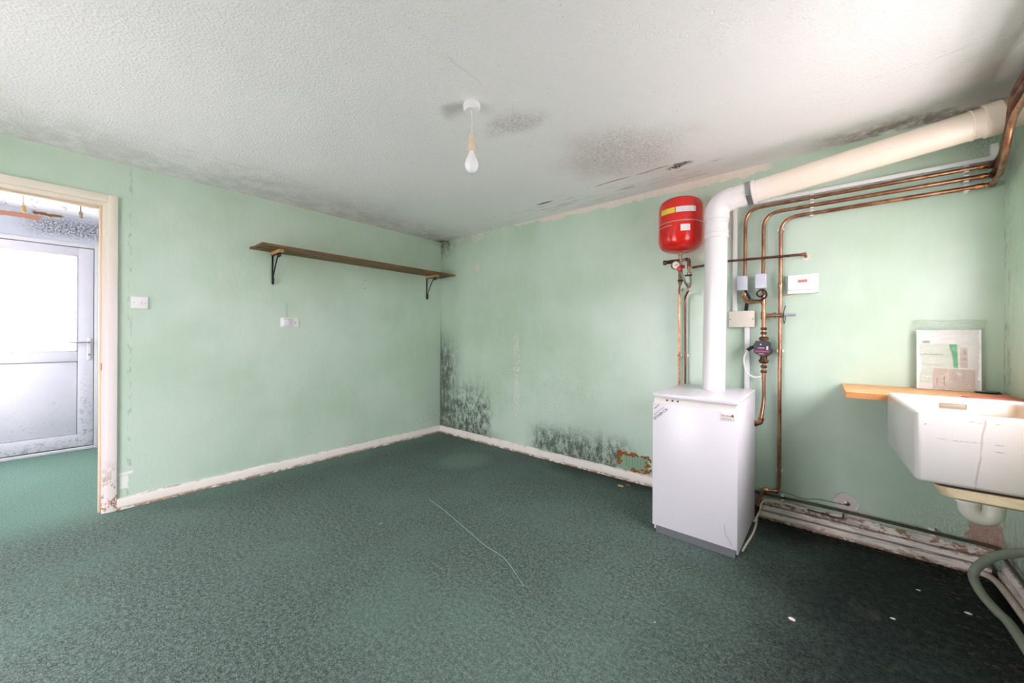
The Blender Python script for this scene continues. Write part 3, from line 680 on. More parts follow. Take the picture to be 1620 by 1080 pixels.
# ------------------------------------------------------------------ boiler
bo = thing('boiler', 'white floor-standing boiler cabinet with grey plinth against the back wall', 'boiler', (2.9237, -.70, 0), -.0087, local=True)
bw, bd = .4635, .607
obj('cabinet', MB().box((.004, .022, .012), (bw, bd, .840), .003), 'enamel', bo)
obj('plinth', MB().box((.022, .004, 0), (bw-.012, .03, .05)), 'plinthgrey', bo, smooth=False)
obj('front_panel', MB().box((0, 0, .045), (bw, .0215, .805), .004), 'enamel', bo)
obj('fascia', MB().prism_x([(.020, .842), (.020, .803), (.006, .803), (.016, .842)], .006, bw-.012), 'enamel2', bo, smooth=False)
obj('lid', MB().box((-.001, -.002, .841), (bw+.001, bd, .8655), .004, 3), 'enamel', bo)
for x_ in (.084, .116, .147):
    obj('indicator', MB().cyl((x_, .014, .826), (x_, .0065, .826), .005, 14), 'black', bo)
bg_ = obj('badge', MB().box((.381, -.0025, .751), (.450, .001, .797), .001), 'label', bo)
text('lettering', 'firebird', 'orange', bg_, (.385, -.0029, .772), .058, .013)
obj('emblem', MB().prism([(.432, .783), (.440, .790), (.446, .773), (.438, .776), (.430, .774)], -.0029, -.0025), 'copperdark', bg_, smooth=False)
text('lettering', 'HEATING', 'teal', bg_, (.388, -.0029, .758), .046, .006)
fp = bo
text('lettering', 'KITCHEN C26', 'ink', fp, (.014, -.0006, .696), .108, .016, math.radians(43))
text('lettering', 'Enviromax', 'inkgrey', fp, (.014, -.0006, .728), .078, .011, math.radians(43))
text('lettering', 'Firebird', 'ink', fp, (.013, -.0006, .765), .040, .007, math.radians(43))
obj('seam', MB().tube([(.400, -.001, .17), (.405, -.001, .12), (.418, -.001, .10), (.432, -.001, .075), (.436, -.001, .065)], .0013, 6), 'inkgrey', bo)

# flue: upright, elbow, sloping run to the window wall
fl = thing('flue_pipe', 'thick white enamel flue rising from the boiler and running to right wall', 'flue', (3.183, -.3, .866))
fx, fy, fr_ = 3.183, -.3, .0685
obj('lower_pipe', MB().tube([(fx, fy, .866), (fx+.012, fy, 1.88)], fr_-.001, 40), 'flue', fl)
obj('socket_collar', MB().lathe([(fr_, 1.865), (fr_+.004, 1.868), (fr_+.004, 1.886), (fr_+.0015, 1.889), (fr_+.0015, 1.898), (fr_+.004, 1.901), (fr_+.004, 1.912), (fr_, 1.915)], (fx+.012, fy, 0), seg=40), 'flue', fl)
obj('upper_pipe', MB().tube([(fx+.012, fy, 1.88), (fx+.013, fy, 2.02)], fr_, 40), 'flue', fl)
el = []
ex, ez = fx+.013, 2.02; slope = math.atan2(.108, .93)
R_ = .088
for k in range(13):
    a = (PI/2-slope)*k/12
    el.append((ex+R_*(1-math.cos(a)), fy, ez+R_*math.sin(a)))
dv = Vector((math.cos(slope), 0, math.sin(slope))); E1 = Vector(el[-1])
obj('elbow', MB().tube(el+[tuple(E1+dv*.03)], fr_+.0045, 40), 'flue', fl)
obj('elbow_collar', MB().tube([(ex, fy, 1.985), (ex, fy, 2.022)], fr_+.0075, 40).tube([(ex, fy, 1.965), (ex, fy, 1.972)], fr_+.004, 40), 'flue', fl)
E2 = E1+dv*.03
obj('connector', MB().tube([tuple(E2-dv*.01), tuple(E2+dv*.10)], fr_+.0, 40), 'flue', fl)
obj('band_clamp', MB().tube([tuple(E2+dv*.065), tuple(E2+dv*.090)], fr_+.0035, 40).box(tuple(E2+dv*.068+Vector((0, -.085, -.03))), tuple(E2+dv*.086+Vector((0, -.066, -.012))), .002), 'steel', fl)
run0 = E2+dv*.095; tEnd = (4.33-run0.x)/dv.x; run1 = run0+dv*tEnd
obj('run_pipe', MB().tube([tuple(run0), tuple(run1)], fr_-.001, 40).tube([tuple(run0), tuple(run0+dv*.022)], fr_+.006, 40), 'flue', fl)
obj('end_coupling', MB().tube([tuple(run1-dv*.015), tuple(run1-dv*.012), tuple(run1+dv*.04), tuple(run1+dv*.043)], fr_, 40, radii=[fr_, fr_+.006, fr_+.006, fr_+.002]).tube([tuple(run1-dv*.055), tuple(run1-dv*.05)], fr_+.002, 40), 'fluecream', fl)
obj('wall_sleeve', MB().tube([tuple(run1+dv*.04), (XC+.002, fy, run1.z+dv.z*.1)], fr_-.006, 40), 'fluecream', fl)

# ------------------------------------------------------------------ expansion vessel and its valves
vx, vy = 2.934, -.170
v = thing('expansion_vessel', 'bright red round expansion vessel high on the back wall', 'tank', (vx, vy, 1.815))
R = .149
prof = [(0, 1.828), (.05, 1.831), (.095, 1.842), (.125, 1.858), (.142, 1.880), (R, 1.908), (R, 2.14), (.146, 2.168), (.134, 2.192), (.110, 2.210), (.06, 2.222), (0, 2.224)]
obj('shell', MB().lathe(prof, (vx, vy, 0), seg=56), 'red', v)
obj('neck', MB().lathe([(0, 1.832), (.016, 1.832), (.016, 1.815), (.013, 1.813), (.013, 1.795), (0, 1.795)], (vx, vy, 0), seg=16), 'brass', v)
def wrap(a0, a1, z0, z1, off=.0012, n=12):            # curved label on the vessel
    mb = MB(); A = []; B = []
    for k in range(n+1):
        a = a0+(a1-a0)*k/n; A.append(mb.b.verts.new((vx+(R+off)*math.cos(a), vy+(R+off)*math.sin(a), z0))); B.append(mb.b.verts.new((vx+(R+off)*math.cos(a), vy+(R+off)*math.sin(a), z1)))
    for k in range(n): mb.b.faces.new((A[k], A[k+1], B[k+1], B[k]))
    return mb
rad = math.radians
# the camera looks at the vessel from about -74 deg
obj('yellow_label', wrap(rad(-132), rad(-88), 2.088, 2.126), 'yellow', v, label='yellow label strip')
wl = obj('white_label', wrap(rad(-86), rad(-34), 2.088, 2.126), 'label', v, label='white printed label')
for k, zz in enumerate((2.119, 2.112, 2.104, 2.097)): obj('print_line', wrap(rad(-83), rad(-42-9*(k % 2)), zz-.0015, zz+.0008, .002), 'inkpale', wl)
obj('seam', wrap(rad(-196), rad(16), 2.026, 2.031, .0015, 40), 'silverscratch', v)
obj('scratch', wrap(rad(-150), rad(-96), 2.000, 2.004, .0015, 20), 'silverscratch', v)
obj('barcode_label', wrap(rad(-74), rad(-50), 1.955, 2.000), 'label', v)
obj('wall_strap', MB().box((vx-.012, -.03, 1.95), (vx+.012, 0, 2.1)), 'steel', v)

vg = thing('filling_loop', 'cluster of brass valves with pressure dial under the red vessel', 'valve', (vx, -.15, 1.60))
zc = 1.775
obj('tee', MB().cyl((vx, vy, 1.797), (vx, vy, 1.735), .013, 14).cyl((vx, vy, zc), (vx+.055, vy+.01, zc+.004), .010, 14).lathe([(.0, 0), (.017, 0), (.017, .012), (0, .012)], (vx, vy, 1.755), seg=6), 'brass', vg)
obj('relief_valve', MB().tube([(vx, vy, zc), (vx-.05, vy-.03, zc-.008), (vx-.085, vy-.045, zc-.012)], .012, 12, radii=[.009, .015, .012]).lathe([(0, 0), (.018, .003), (.018, .02), (0, .024)], (vx-.085, vy-.045, zc-.012), (-.8, -.5, -.1), 8), 'brassdark', vg)
ga = Vector((.64, -.76, .05)).normalized(); gp = Vector((vx-.02, vy-.045, zc-.040))
g_ = obj('pressure_gauge', MB().lathe([(0, -.02), (.028, -.018), (.030, 0), (.030, .004), (.027, .006), (0, .006)], gp, ga, 28), 'brass', vg)
obj('dial_face', MB().lathe([(.0, .0065), (.026, .0065), (.026, .0075), (0, .0075)], gp, ga, 28), 'dial', g_)
obj('needle', MB().tube([gp+ga*.0085-Vector((.008, .007, .004)), gp+ga*.0085+Vector((.009, .0075, .006))], .0022, 6), 'redlever', g_)
obj('elbow', MB().tube(fillet([(vx+.035, vy+.008, zc+.004), (vx+.055, vy+.012, zc+.004), (vx+.056, vy+.014, zc-.045)], .02), .012, 14).lathe([(0, 0), (.015, 0), (.015, .014), (0, .014)], (vx+.056, vy+.014, zc-.05), seg=6), 'copperdark', vg)
obj('check_valve', MB().lathe([(0, 0), (.014, .0), (.016, .015), (.011, .02), (.011, .04), (.015, .045), (.015, .058), (0, .058)], (vx+.057, vy+.014, zc-.108), seg=10), 'brass', vg)
obj('isolating_valve', MB().cyl((vx+.0, vy, 1.735), (vx, vy, 1.60), .013, 14).lathe([(0, 0), (.018, 0), (.018, .016), (0, .016)], (vx, vy, 1.69), seg=6).lathe([(0, 0), (.017, 0), (.017, .012), (0, .012)], (vx, vy, 1.62), seg=6), 'brass', vg)
obj('red_handle', MB().lathe([(0, 0), (.019, 0), (.021, .01), (.016, .02), (0, .022)], (vx+.005, vy-.028, 1.708), (0, -1, 0), 12), 'redlever', vg)
obj('black_handle', MB().box((vx+.035, vy-.02, zc-.123), (vx+.085, vy-.008, zc-.111), .003), 'black', vg); obj('black_handle', MB().box((vx-.012, vy-.024, 1.618), (vx+.03, vy-.012, 1.632), .003), 'black', vg)
obj('red_body', MB().cyl((vx-.004, vy-.004, 1.725), (vx+.03, vy-.004, 1.728), .013, 12), 'redlever', vg)
obj('braided_hose', MB().tube(spline([(vx+.008, vy-.035, 1.70), (vx+.025, vy-.035, 1.655), (vx+.043, vy-.02, 1.60), (vx+.058, vy+.00, 1.575), (vx+.068, vy+.014, 1.60), (vx+.060, vy+.014, 1.672)], 6), .0075, 12), 'braid', vg)
obj('end_valve', MB().lathe([(0, 0), (.015, .0), (.015, .03), (.010, .034), (.010, .06), (0, .06)], (vx+.054, vy+.012, 1.548), seg=6), 'brass', vg)

def pipe(name, pts, r, mat, label, bend=.05, cat='pipe', seg=14, group=None, sp=False):
    P = spline(pts, 8) if sp else fillet(pts, bend)
    return top(name, MB().tube(P, r, seg), mat, label, cat, group)
def ring(parent, p, d, r, l=.02, mat='brass', seg=14):
    p = Vector(p); d = Vector(d).normalized()
    return obj('fitting', MB().lathe([(0, -l/2), (r*.9, -l/2), (r, -l*.3), (r, l*.3), (r*.9, l/2), (0, l/2)], p, d, seg), mat, parent)
def clip(parent, p, horizontal):                     # white plastic saddle clip on the wall
    x, y, z = p; mb = MB()
    if horizontal: mb.box((x-.009, y-.013, z-.017), (x+.009, 0, z-.0115), .001).box((x-.009, y-.013, z+.0115), (x+.009, 0, z+.017), .001).box((x-.009, y+.011, z-.014), (x+.009, 0, z+.014))
    else: mb.box((x-.017, y-.013, z-.009), (x-.0115, 0, z+.009), .001).box((x+.0115, y-.013, z-.009), (x+.017, 0, z+.009), .001).box((x-.014, y+.011, z-.009), (x+.014, 0, z+.009))
    return obj('pipe_clip', mb, 'pvc', parent)
r15, r22 = .0078, .0112
# pair of small pipes dropping from the valves behind the boiler
pp = pipe('copper_pipe', [(vx-.002, vy, 1.605), (2.892, -.045, 1.57), (2.892, -.035, .55)], r15, 'copperbright', 'thin bright copper pipe, left of the pair dropping behind the boiler', .04)
clip(pp, (2.892, -.035, 1.58), 0); clip(pp, (2.892, -.035, 1.072), 0)
pp = pipe('copper_pipe', [(vx+.054, vy+.012, 1.555), (2.936, -.05, 1.52), (2.936, -.035, .55)], r15, 'copperdark', 'thin dark copper pipe, right of the pair dropping behind the boiler', .03)
clip(pp, (2.936, -.035, 1.58), 0); clip(pp, (2.936, -.035, 1.072), 0)
# small crossing pipe
pp = pipe('crossing_pipe', [(vx+.068, -.12, 1.722), (3.21, -.080, 1.748), (3.645, -.080, 1.738), (3.650, -.078, 1.737), (3.653, 0, 1.735)], r15, 'copperdark', 'thin dark pipe crossing in front of the upright pipes behind the flue', .02)
ring(pp, (3.646, -.080, 1.738), (1, 0, 0), .0115, .026, 'copper')
obj('wall_collar', MB().lathe([(0, 0), (.026, 0), (.024, .004), (0, .004)], (3.653, 0, 1.735), (0, -1, 0), 12), 'flake', pp)

# three 22 mm risers and the bundle in the corner
yp = -.032
def riser(pts, mat, label, cl, bend=.075, ringp=()):
    t = pipe('copper_riser', pts, r22, mat, label, bend)
    for p, h in cl: clip(t, p, h)
    for p, d in ringp: ring(t, p, d, .0138, .032, 'copperbright')
    return t
riser([(3.322, -.050, 1.62), (3.322, yp, 1.75), (3.322, yp, 2.100), (4.405, yp, 2.100)], 'copper', 'uppermost of three long copper pipes bending along the back wall', [((3.683, yp, 2.100), 1), ((4.315, yp, 2.100), 1)], .10, [((4.37, yp, 2.1), (1, 0, 0))])
riser([(3.428, -.050, 1.63), (3.428, yp, 1.75), (3.428, yp, 2.050), (4.405, yp, 2.050)], 'copper', 'middle of three long copper pipes bending along the back wall', [((3.683, yp, 2.050), 1), ((4.315, yp, 2.050), 1)], .10, [((4.37, yp, 2.05), (1, 0, 0))])
t3 = riser([(3.400, -.075, .060), (3.408, -.055, .09), (3.422, yp, .185), (3.519, yp, .195), (3.523, yp, 2.000), (4.398, yp, 2.000)], 'copper', 'lowest long copper pipe, dropping right beside the pump to the floor', [((3.683, yp, 2.000), 1), ((4.315, yp, 2.000), 1), ((3.523, yp, 1.923), 0), ((3.522, yp, 1.125), 0), ((3.520, yp, .337), 0)], .10, [((3.500, yp, .195), (1, 0, .1)), ((3.445, yp, .188), (1, 0, .1)), ((3.522, yp, 1.56), (0, 0, 1)), ((4.36, yp, 2.0), (1, 0, 0))])
ring(t3, (3.398, -.075, .06), (0, 0, 1), .02, .045, 'brassdark', 10)
def bundle(pts, mat, label):
    t = pipe('corner_pipe', pts, r22, mat, label, sp=True); ring(t, pts[0], Vector(pts[1])-Vector(pts[0]), .0145, .034, 'copperdark'); return t
bundle([(4.402, -.030, 2.100), (4.404, -.13, 2.105), (4.390, -.26, 2.125), (4.378, -.36, 2.165), (4.368, -.44, 2.232), (4.362, -.53, 2.262), (4.358, -.75, 2.27), (4.358, -1.3, 2.27), (4.358, -2.6, 2.27)], 'copperdark', 'rearmost dark pipe curving up from the corner along right wall')
bundle([(4.402, -.032, 2.050), (4.396, -.16, 2.065), (4.378, -.30, 2.092), (4.366, -.40, 2.128), (4.358, -.49, 2.178), (4.351, -.58, 2.205), (4.348, -.8, 2.21), (4.348, -1.3, 2.21), (4.348, -2.6, 2.21)], 'copperdark', 'middle dark pipe curving up from the corner along right wall')
bundle([(4.400, -.034, 2.000), (4.388, -.20, 2.002), (4.368, -.34, 2.022), (4.358, -.43, 2.062), (4.350, -.51, 2.112), (4.345, -.60, 2.138), (4.342, -.8, 2.145), (4.342, -1.3, 2.145), (4.342, -2.6, 2.145)], 'copper', 'lowest reddish pipe curving up from the corner along right wall')

# motorised valves on the first two risers
def zvalve(x, label, z0=1.535, z1=1.632):
    t = thing('zone_valve', label, 'valve', (x, -.05, z0-.03))
    h_ = obj('actuator', MB().box((x-.031, -.105, z0), (x+.029, -.05, z1), .004), 'bluegrey', t)
    obj('brass_body', MB().cyl((x, -.04, z0-.045), (x, -.04, z0+.01), .014, 14).lathe([(0, 0), (.019, 0), (.019, .014), (0, .014)], (x, -.04, z0-.03), seg=6), 'brass', t)
    for k in range(5): obj('print_line', MB().box((x-.022, -.1056, z0+.022+k*.013), (x+.020, -.1048, z0+.025+k*.013)), 'inkpale', h_)
    return t
zvalve(3.314, 'grey box-shaped motorised valve on the left riser by the trunking')
zvalve(3.421, 'grey box-shaped motorised valve on the middle riser with coiled cable', 1.540, 1.637)
top('black_cable', MB().tube(spline([(3.335, -.09, 1.53), (3.352, -.10, 1.50), (3.368, -.10, 1.475), (3.39, -.09, 1.462), (3.42, -.095, 1.462), (3.452, -.10, 1.485), (3.446, -.105, 1.52), (3.418, -.105, 1.528), (3.40, -.105, 1.505), (3.418, -.11, 1.482), (3.440, -.11, 1.50), (3.432, -.11, 1.52)], 6), .0055, 8).tube([(3.328, -.075, 1.535), (3.345, -.09, 1.50), (3.36, -.09, 1.468)], .0055, 8), 'black', 'coiled black cable hanging below the two grey motorised valves', 'cable')
top('black_cable', MB().tube(spline([(3.345, -.045, 1.47), (3.336, -.03, 1.43), (3.33, -.02, 1.398)], 6), .006, 8).tube(spline([(3.332, -.05, 1.465), (3.325, -.03, 1.43), (3.320, -.02, 1.398)], 6), .005, 8), 'black', 'short pair of black cables entering top of the cream junction box', 'cable')

# pump line
t = thing('pump_pipework', 'copper pump pipe with tee and union nuts beside the flue', 'pipework', (3.43, -.05, .66))
yq = -.052
obj('link_bend', MB().tube(fillet([(3.322, -.045, 1.53), (3.322, yq, 1.452), (3.424, yq, 1.458)], .04), r22, 14), 'copper', t)
obj('upper_pipe', MB().cyl((3.430, yq, 1.545), (3.433, yq, 1.20), r22, 14), 'copper', t)
ring(t, (3.431, yq, 1.458), (0, 0, 1), .0145, .05, 'copper')
obj('tee', MB().cyl((3.432, yq, 1.385), (3.432, yq, 1.335), .0155, 14).cyl((3.432, yq, 1.36), (3.482, yq, 1.36), .0125, 14), 'copper', t)
z_ = [1.272, 1.242]
for zz in (1.272, 1.243): obj('compression_nut', MB().lathe([(0, -.009), (.017, -.009), (.0195, -.004), (.0195, .004), (.017, .009), (0, .009)], (3.433, yq, zz), seg=6), 'brassdark', t)
obj('union_nut', MB().lathe([(0, -.011), (.028, -.011), (.030, -.006), (.030, .006), (.022, .014), (0, .014)], (3.434, yq, 1.205), seg=6), 'brassdark', t)
obj('union_nut', MB().lathe([(0, -.014), (.022, -.014), (.030, -.006), (.030, .006), (.028, .011), (0, .011)], (3.434, yq, 1.055), seg=6), 'brassdark', t)
for zz in (1.018, .985): obj('compression_nut', MB().lathe([(0, -.009), (.017, -.009), (.0195, -.004), (.0195, .004), (.017, .009), (0, .009)], (3.434, yq, zz), seg=6), 'brassdark', t)
obj('lower_pipe', MB().tube(fillet([(3.434, yq, 1.06), (3.436, yq, .79), (3.425, yq-.045, .675)], .05), r22, 14), 'copper', t)
obj('boiler_elbow', MB().tube(fillet([(3.425, yq-.044, .680), (3.424, yq-.05, .648), (3.386, yq-.058, .640)], .02), .0155, 14).lathe([(0, -.008), (.019, -.008), (.019, .008), (0, .008)], (3.425, yq-.045, .672), seg=6).lathe([(0, -.01), (.021, -.01), (.021, .01), (0, .01)], (3.398, yq-.057, .641), (1, .1, 0), 6), 'copper', t)
pu = thing('circulation_pump', 'small black central heating pump with magenta stripe', 'pump', (3.434, -.06, 1.13))
obj('pump_body', MB().cyl((3.434, yq, 1.20), (3.434, yq, 1.06), .020, 16).lathe([(0, 0), (.046, .0), (.048, .01), (.044, .05), (0, .05)], (3.434, -.03, 1.13), (0, -1, 0), 28), 'brassdark', pu)
oct_ = [(-.037, .048), (.036, .048), (.038, .040), (.046, .034), (.046, -.026), (.036, -.040), (.018, -.048), (-.014, -.048), (-.033, -.038), (-.046, -.026), (-.046, .030), (-.038, .036)]
hd_ = obj('control_head', MB().prism([(3.434+a, 1.143+b) for a, b in oct_], -.145, -.08), 'pumpface', pu, smooth=False)
bmv = hd_
obj('stripe', MB().box((3.394, -.1462, 1.118), (3.472, -.1448, 1.127)), 'magenta', hd_, smooth=False)
text('lettering', 'GRUNDFOS', 'label', hd_, (3.412, -.1456, 1.142), .036, .006)
text('lettering', 'UPS3', 'label', hd_, (3.416, -.1456, 1.104), .028, .005)
obj('button', MB().box((3.458, -.1465, 1.147), (3.468, -.1445, 1.155)).box((3.458, -.1465, 1.135), (3.468, -.1445, 1.143)), 'label', hd_, smooth=False)
obj('lamp_dot', MB().box((3.424, -.1465, 1.164), (3.431, -.1445, 1.171)), 'label', hd_, smooth=False)
obj('plug', MB().tube([(3.395, -.11, 1.155), (3.372, -.12, 1.145), (3.350, -.125, 1.128)], .011, 10), 'black', pu)
top('white_cable', MB().tube(spline([(3.352, -.125, 1.13), (3.330, -.115, 1.08), (3.330, -.10, 1.02), (3.346, -.08, .97), (3.385, -.07, .945), (3.425, -.045, .952)], 8), .0045, 8), 'pvc', 'white flex looping down from the black pump plug', 'cable')
gv = thing('gate_valve', 'brass bypass valve with grey handle between pump pipe and lowest riser', 'valve', (3.50, -.055, 1.36))
obj('brass_body', MB().cyl((3.475, yq, 1.36), (3.545, yq-.01, 1.36), .0115, 14).lathe([(0, -.01), (.018, -.01), (.018, .01), (0, .01)], (3.492, yq-.002, 1.36), (1, 0, 0), 8).lathe([(0, -.008), (.015, -.008), (.015, .008), (0, .008)], (3.53, yq-.008, 1.36), (1, 0, 0), 8), 'brass', gv)
obj('handle', MB().cyl((3.545, yq-.012, 1.36), (3.605, yq-.016, 1.36), .0085, 14), 'greylever', gv)
obj('cable_tie', MB().tube(spline([(3.552, -.060, 1.420), (3.545, -.072, 1.39), (3.542, -.075, 1.36), (3.541, -.075, 1.33), (3.546, -.07, 1.305), (3.551, -.066, 1.33), (3.550, -.064, 1.36)], 6), .0026, 6), 'black', gv)

# junction box, trunking, programmer
jb = thing('junction_box', 'cream rectangular junction box between flue and pump', 'junction box', (3.30, 0, 1.34))
obj('cover', MB().box((3.223, -.036, 1.284), (3.379, 0, 1.398), .004, 3), 'cream', jb)
for x_ in (3.232, 3.370): obj('screw', MB().cyl((x_, -.035, 1.341), (x_, -.0375, 1.341), .0035, 10), 'black', jb)
top('cable_trunking', MB().box((3.245, -.022, 1.398), (3.272, 0, 2.127), .0015), 'pvc', 'upright white cable trunking above the cream junction box', 'trunking')
top('cable_trunking', MB().box((3.318, -.022, .60), (3.348, 0, 1.284), .0015), 'pvc', 'upright white cable trunking below the junction box down behind boiler', 'trunking')
top('cable_trunking', MB().box((3.245, -.024, 2.1265), (4.425, 0, 2.149), .0015), 'pvc', 'long level white cable trunking above the three copper pipes', 'trunking')
top('cable_trunking', MB().box((4.400, -.022, 2.149), (4.425, 0, 2.21), .0015), 'pvc', 'short upright white cable trunking in the corner under the flue end', 'trunking')
pr = thing('heating_programmer', 'white wall-mounted heating programmer with small red display', 'controller', (3.64, 0, 1.55))
obj('casing', MB().box((3.562, -.042, 1.520), (3.718, 0, 1.618), .004, 3), 'pvc', pr)
obj('flap', MB().prism([(3.562, 1.518), (3.718, 1.518), (3.718, 1.499), (3.67, 1.497), (3.60, 1.497), (3.562, 1.499)], -.044, -.002), 'pvc', pr, smooth=False)
obj('display', MB().box((3.614, -.0432, 1.566), (3.662, -.0415, 1.585), .0005), 'display', pr)
top('cream_cable', MB().tube(spline([(3.60, -.01, 1.497), (3.54, -.02, 1.480), (3.47, -.02, 1.474), (3.38, -.02, 1.478), (3.30, -.015, 1.476), (3.272, -.012, 1.474)], 6), .0035, 8), 'creamcable', 'thin cream cable running left from the programmer to the trunking', 'cable')

# ------------------------------------------------------------------ low pipe, earth wire, cables on the skirting
pp = pipe('skirting_pipe', [(3.36, -.030, .160), (3.8, -.030, .163), (4.10, -.030, .158), (4.412, -.030, .152), (4.420, -.06, .152), (4.420, -1.6, .12)], .0085, 'oldpipe', 'dark old pipe running level above the right-hand skirting', .03)
for x_ in (3.538, 4.202): clip(pp, (x_, -.030, .159), 1)
ew = thing('earth_wire', 'thin dark wire looped round a screw on the bare plaster patch', 'wire', (3.83, -.01, .2))
obj('wire', MB().tube(spline([(3.46, -.030, .178), (3.55, -.02, .195), (3.64, -.014, .180), (3.72, -.012, .195), (3.80, -.012, .196), (3.855, -.013, .198)], 8), .0017, 6), 'iron', ew)
obj('washer', MB().lathe([(.004, 0), (.013, 0), (.013, .004), (.008, .006), (0, .008)], (3.856, 0, .203), (0, -1, 0), 16), 'brass', ew)
top('cream_cable', MB().tube(spline([(3.395, -.16, .006), (3.412, -.09, .04), (3.428, -.062, .105), (3.46, -.055, .128), (3.54, -.042, .130), (3.62, -.035, .126), (3.665, -.03, .122)], 8), .006, 8), 'creamcable', 'cream cable lying along the top of the right-hand skirting', 'cable')
top('dark_cable', MB().tube(spline([(3.665, -.030, .122), (3.72, -.028, .117), (3.80, -.03, .112), (3.835, -.032, .122), (3.838, -.03, .150)], 8), .005, 8), 'oldpipe', 'short dark cable end looping up beneath the plaster patch', 'cable')
top('cream_cable', MB().tube(spline([(3.405, -.10, .012), (3.412, -.22, .007), (3.412, -.36, .007), (3.402, -.50, .007), (3.396, -.60, .007)], 8), .006, 8), 'creamcable', 'cream cable on the carpet along right side of the boiler', 'cable')
top('flaking_pipe', MB().tube(spline([(4.33, -.075, .02), (4.375, -.08, .022), (4.398, -.16, .025), (4.403, -.5, .03), (4.403, -1.5, .03)], 8), .014, 12), 'flakypipe', 'flaking white pipe along the floor under the sink', 'pipe')

# ------------------------------------------------------------------ rusty vent frame and debris
rv = thing('wall_vent', 'small painted-over vent with crusty rust frame left of the boiler', 'vent', (2.52, 0, .16))
obj('grille', MB().box((2.40, -.004, .105), (2.645, 0, .225)), 'ventgreen', rv, smooth=False)
for k in range(7): obj('slat', MB().box((2.455+k*.024, -.007, .125), (2.463+k*.024, -.003, .212), .001), 'ventgreen', rv)
def crust(x0, x1, z0, z1, n, s):
    mb = MB()
    for k in range(n):
        cx, cz = random.uniform(x0, x1), random.uniform(z0, z1); rr = random.uniform(.5, 1)*s
        r = bmesh.ops.create_icosphere(mb.b, subdivisions=1, radius=1, matrix=Matrix.Translation((cx, -.003, cz)) @ Matrix.Diagonal((rr*random.uniform(.7, 1.6), .007, rr*random.uniform(.6, 1.1), 1)))
    return mb
obj('rust_crust', crust(2.385, 2.655, .212, .238, 34, .014), 'rust', rv, kind='stuff')
obj('rust_crust', crust(2.385, 2.415, .115, .215, 16, .013), 'rust', rv, kind='stuff')
obj('rust_crust', crust(2.62, 2.665, .10, .215, 18, .013), 'rust', rv, kind='stuff')
obj('rust_crust', crust(2.50, 2.64, .082, .115, 20, .014), 'rust', rv, kind='stuff')
def lump(name, x, y, s, mat, label, cat, group=None, h=.4):
    mb = MB(); bmesh.ops.create_icosphere(mb.b, subdivisions=2, radius=1)
    for vtx in mb.b.verts:
        d = 1+.5*mnoise.noise(vtx.co*1.7+Vector((x*7, y*5, 0)))
        vtx.co = Vector((vtx.co.x*s*d, vtx.co.y*s*.7*d, max(-.0, vtx.co.z*s*h*d)))
    for vtx in mb.b.verts: vtx.co += Vector((x, y, .0))
    return top(name, mb, mat, label, cat, group, origin=(x, y, 0))
lump('rust_flake', 2.475, -.155, .026, 'rustpale', 'larger pale rust flake on carpet below the rusty vent', 'debris', None, .3)
lump('rust_flake', 2.515, -.105, .020, 'rust', 'smaller brown rust lump on carpet nearest the rusty vent', 'debris', None, .4)
lump('paint_flake', 3.646, -1.048, .013, 'flake', 'white paint flake on dark carpet in front of the boiler side', 'debris')
lump('paint_flake', 3.98, -.761, .009, 'flake', 'white paint flake on dark carpet toward the sink', 'debris')
for a, b, sz, wh in ((4.10, -.42, .008, 'pale paint chip on dark carpet, leftmost of those near the sink skirting'), (4.24, -.50, .012, 'largest pale paint chip on dark carpet, inside the bend of the hose'),
                     (3.2, -1.45, .004, 'tiny pale chip on the carpet in front of the boiler'), (2.0, -1.1, .004, 'tiny pale chip on the carpet beyond the loose thread'), (1.55, -1.75, .006, 'pale chip on the carpet left of the loose thread')):
    lump('paint_chip', a, b, sz, 'flake', wh, 'debris', 'paint chips on the carpet', .25)
mb = MB()
for k in range(240):
    a = random.uniform(3.42, 4.40); b = -.06-abs(random.gauss(0, .03)) if k < 120 else 0
    if k >= 120: a = random.uniform(4.18, 4.40); b = random.uniform(-1.2, -.08)
    s = random.uniform(.003, .009)
    bmesh.ops.create_icosphere(mb.b, subdivisions=1, radius=s, matrix=Matrix.Translation((a, b, s*.3)) @ Matrix.Diagonal((1.4, 1, .6, 1)))
dd = top('floor_dirt', mb, 'rubble', 'dark crumbs of dirt gathered along the skirting by the sink', 'dirt'); dd['kind'] = 'stuff'
top('loose_thread', MB().tube([(p[0], p[1], .003) for p in spline([(1.50, -1.325, 0), (1.75, -1.375, 0), (2.05, -1.45, 0), (2.25, -1.50, 0), (2.42, -1.525, 0), (2.64, -1.635, 0)], 8)], .0013, 6), 'thread', 'long pale loose thread curving across the middle of the carpet', 'thread')

# ------------------------------------------------------------------ board and sink
bt = .936
bz = thing('wooden_board', 'unpainted orange wooden board fixed along the wall behind the sink', 'worktop', (4.1, -.2, .906))
obj('slab', MB().prism_z([(3.828, -.002), (XC-.002, -.002), (XC-.002, -.475), (3.834, -.475)], .906, bt), 'board', bz, smooth=False)
obj('sawn_edge', MB().box((3.8345, -.4765, .9065), (3.99, -.4752, bt-.001)), 'boardedge', bz, smooth=False)
top('red_cloth', MB().prism_z([(4.25, -.32), (4.33, -.24), (4.43, -.20), (4.44, -.33), (4.36, -.42), (4.28, -.41)], bt, bt+.004), 'cloth', 'flat faded red cloth on the board at the right wall', 'cloth')
sd = thing('sink_strainer', 'round dark and silver sink strainer lying on the board in the corner', 'strainer', (4.385, -.055, bt))
obj('rim', MB().lathe([(0, 0), (.042, 0), (.044, .004), (.038, .009), (.032, .006), (0, .006)], (4.385, -.06, bt), seg=28), 'black', sd)
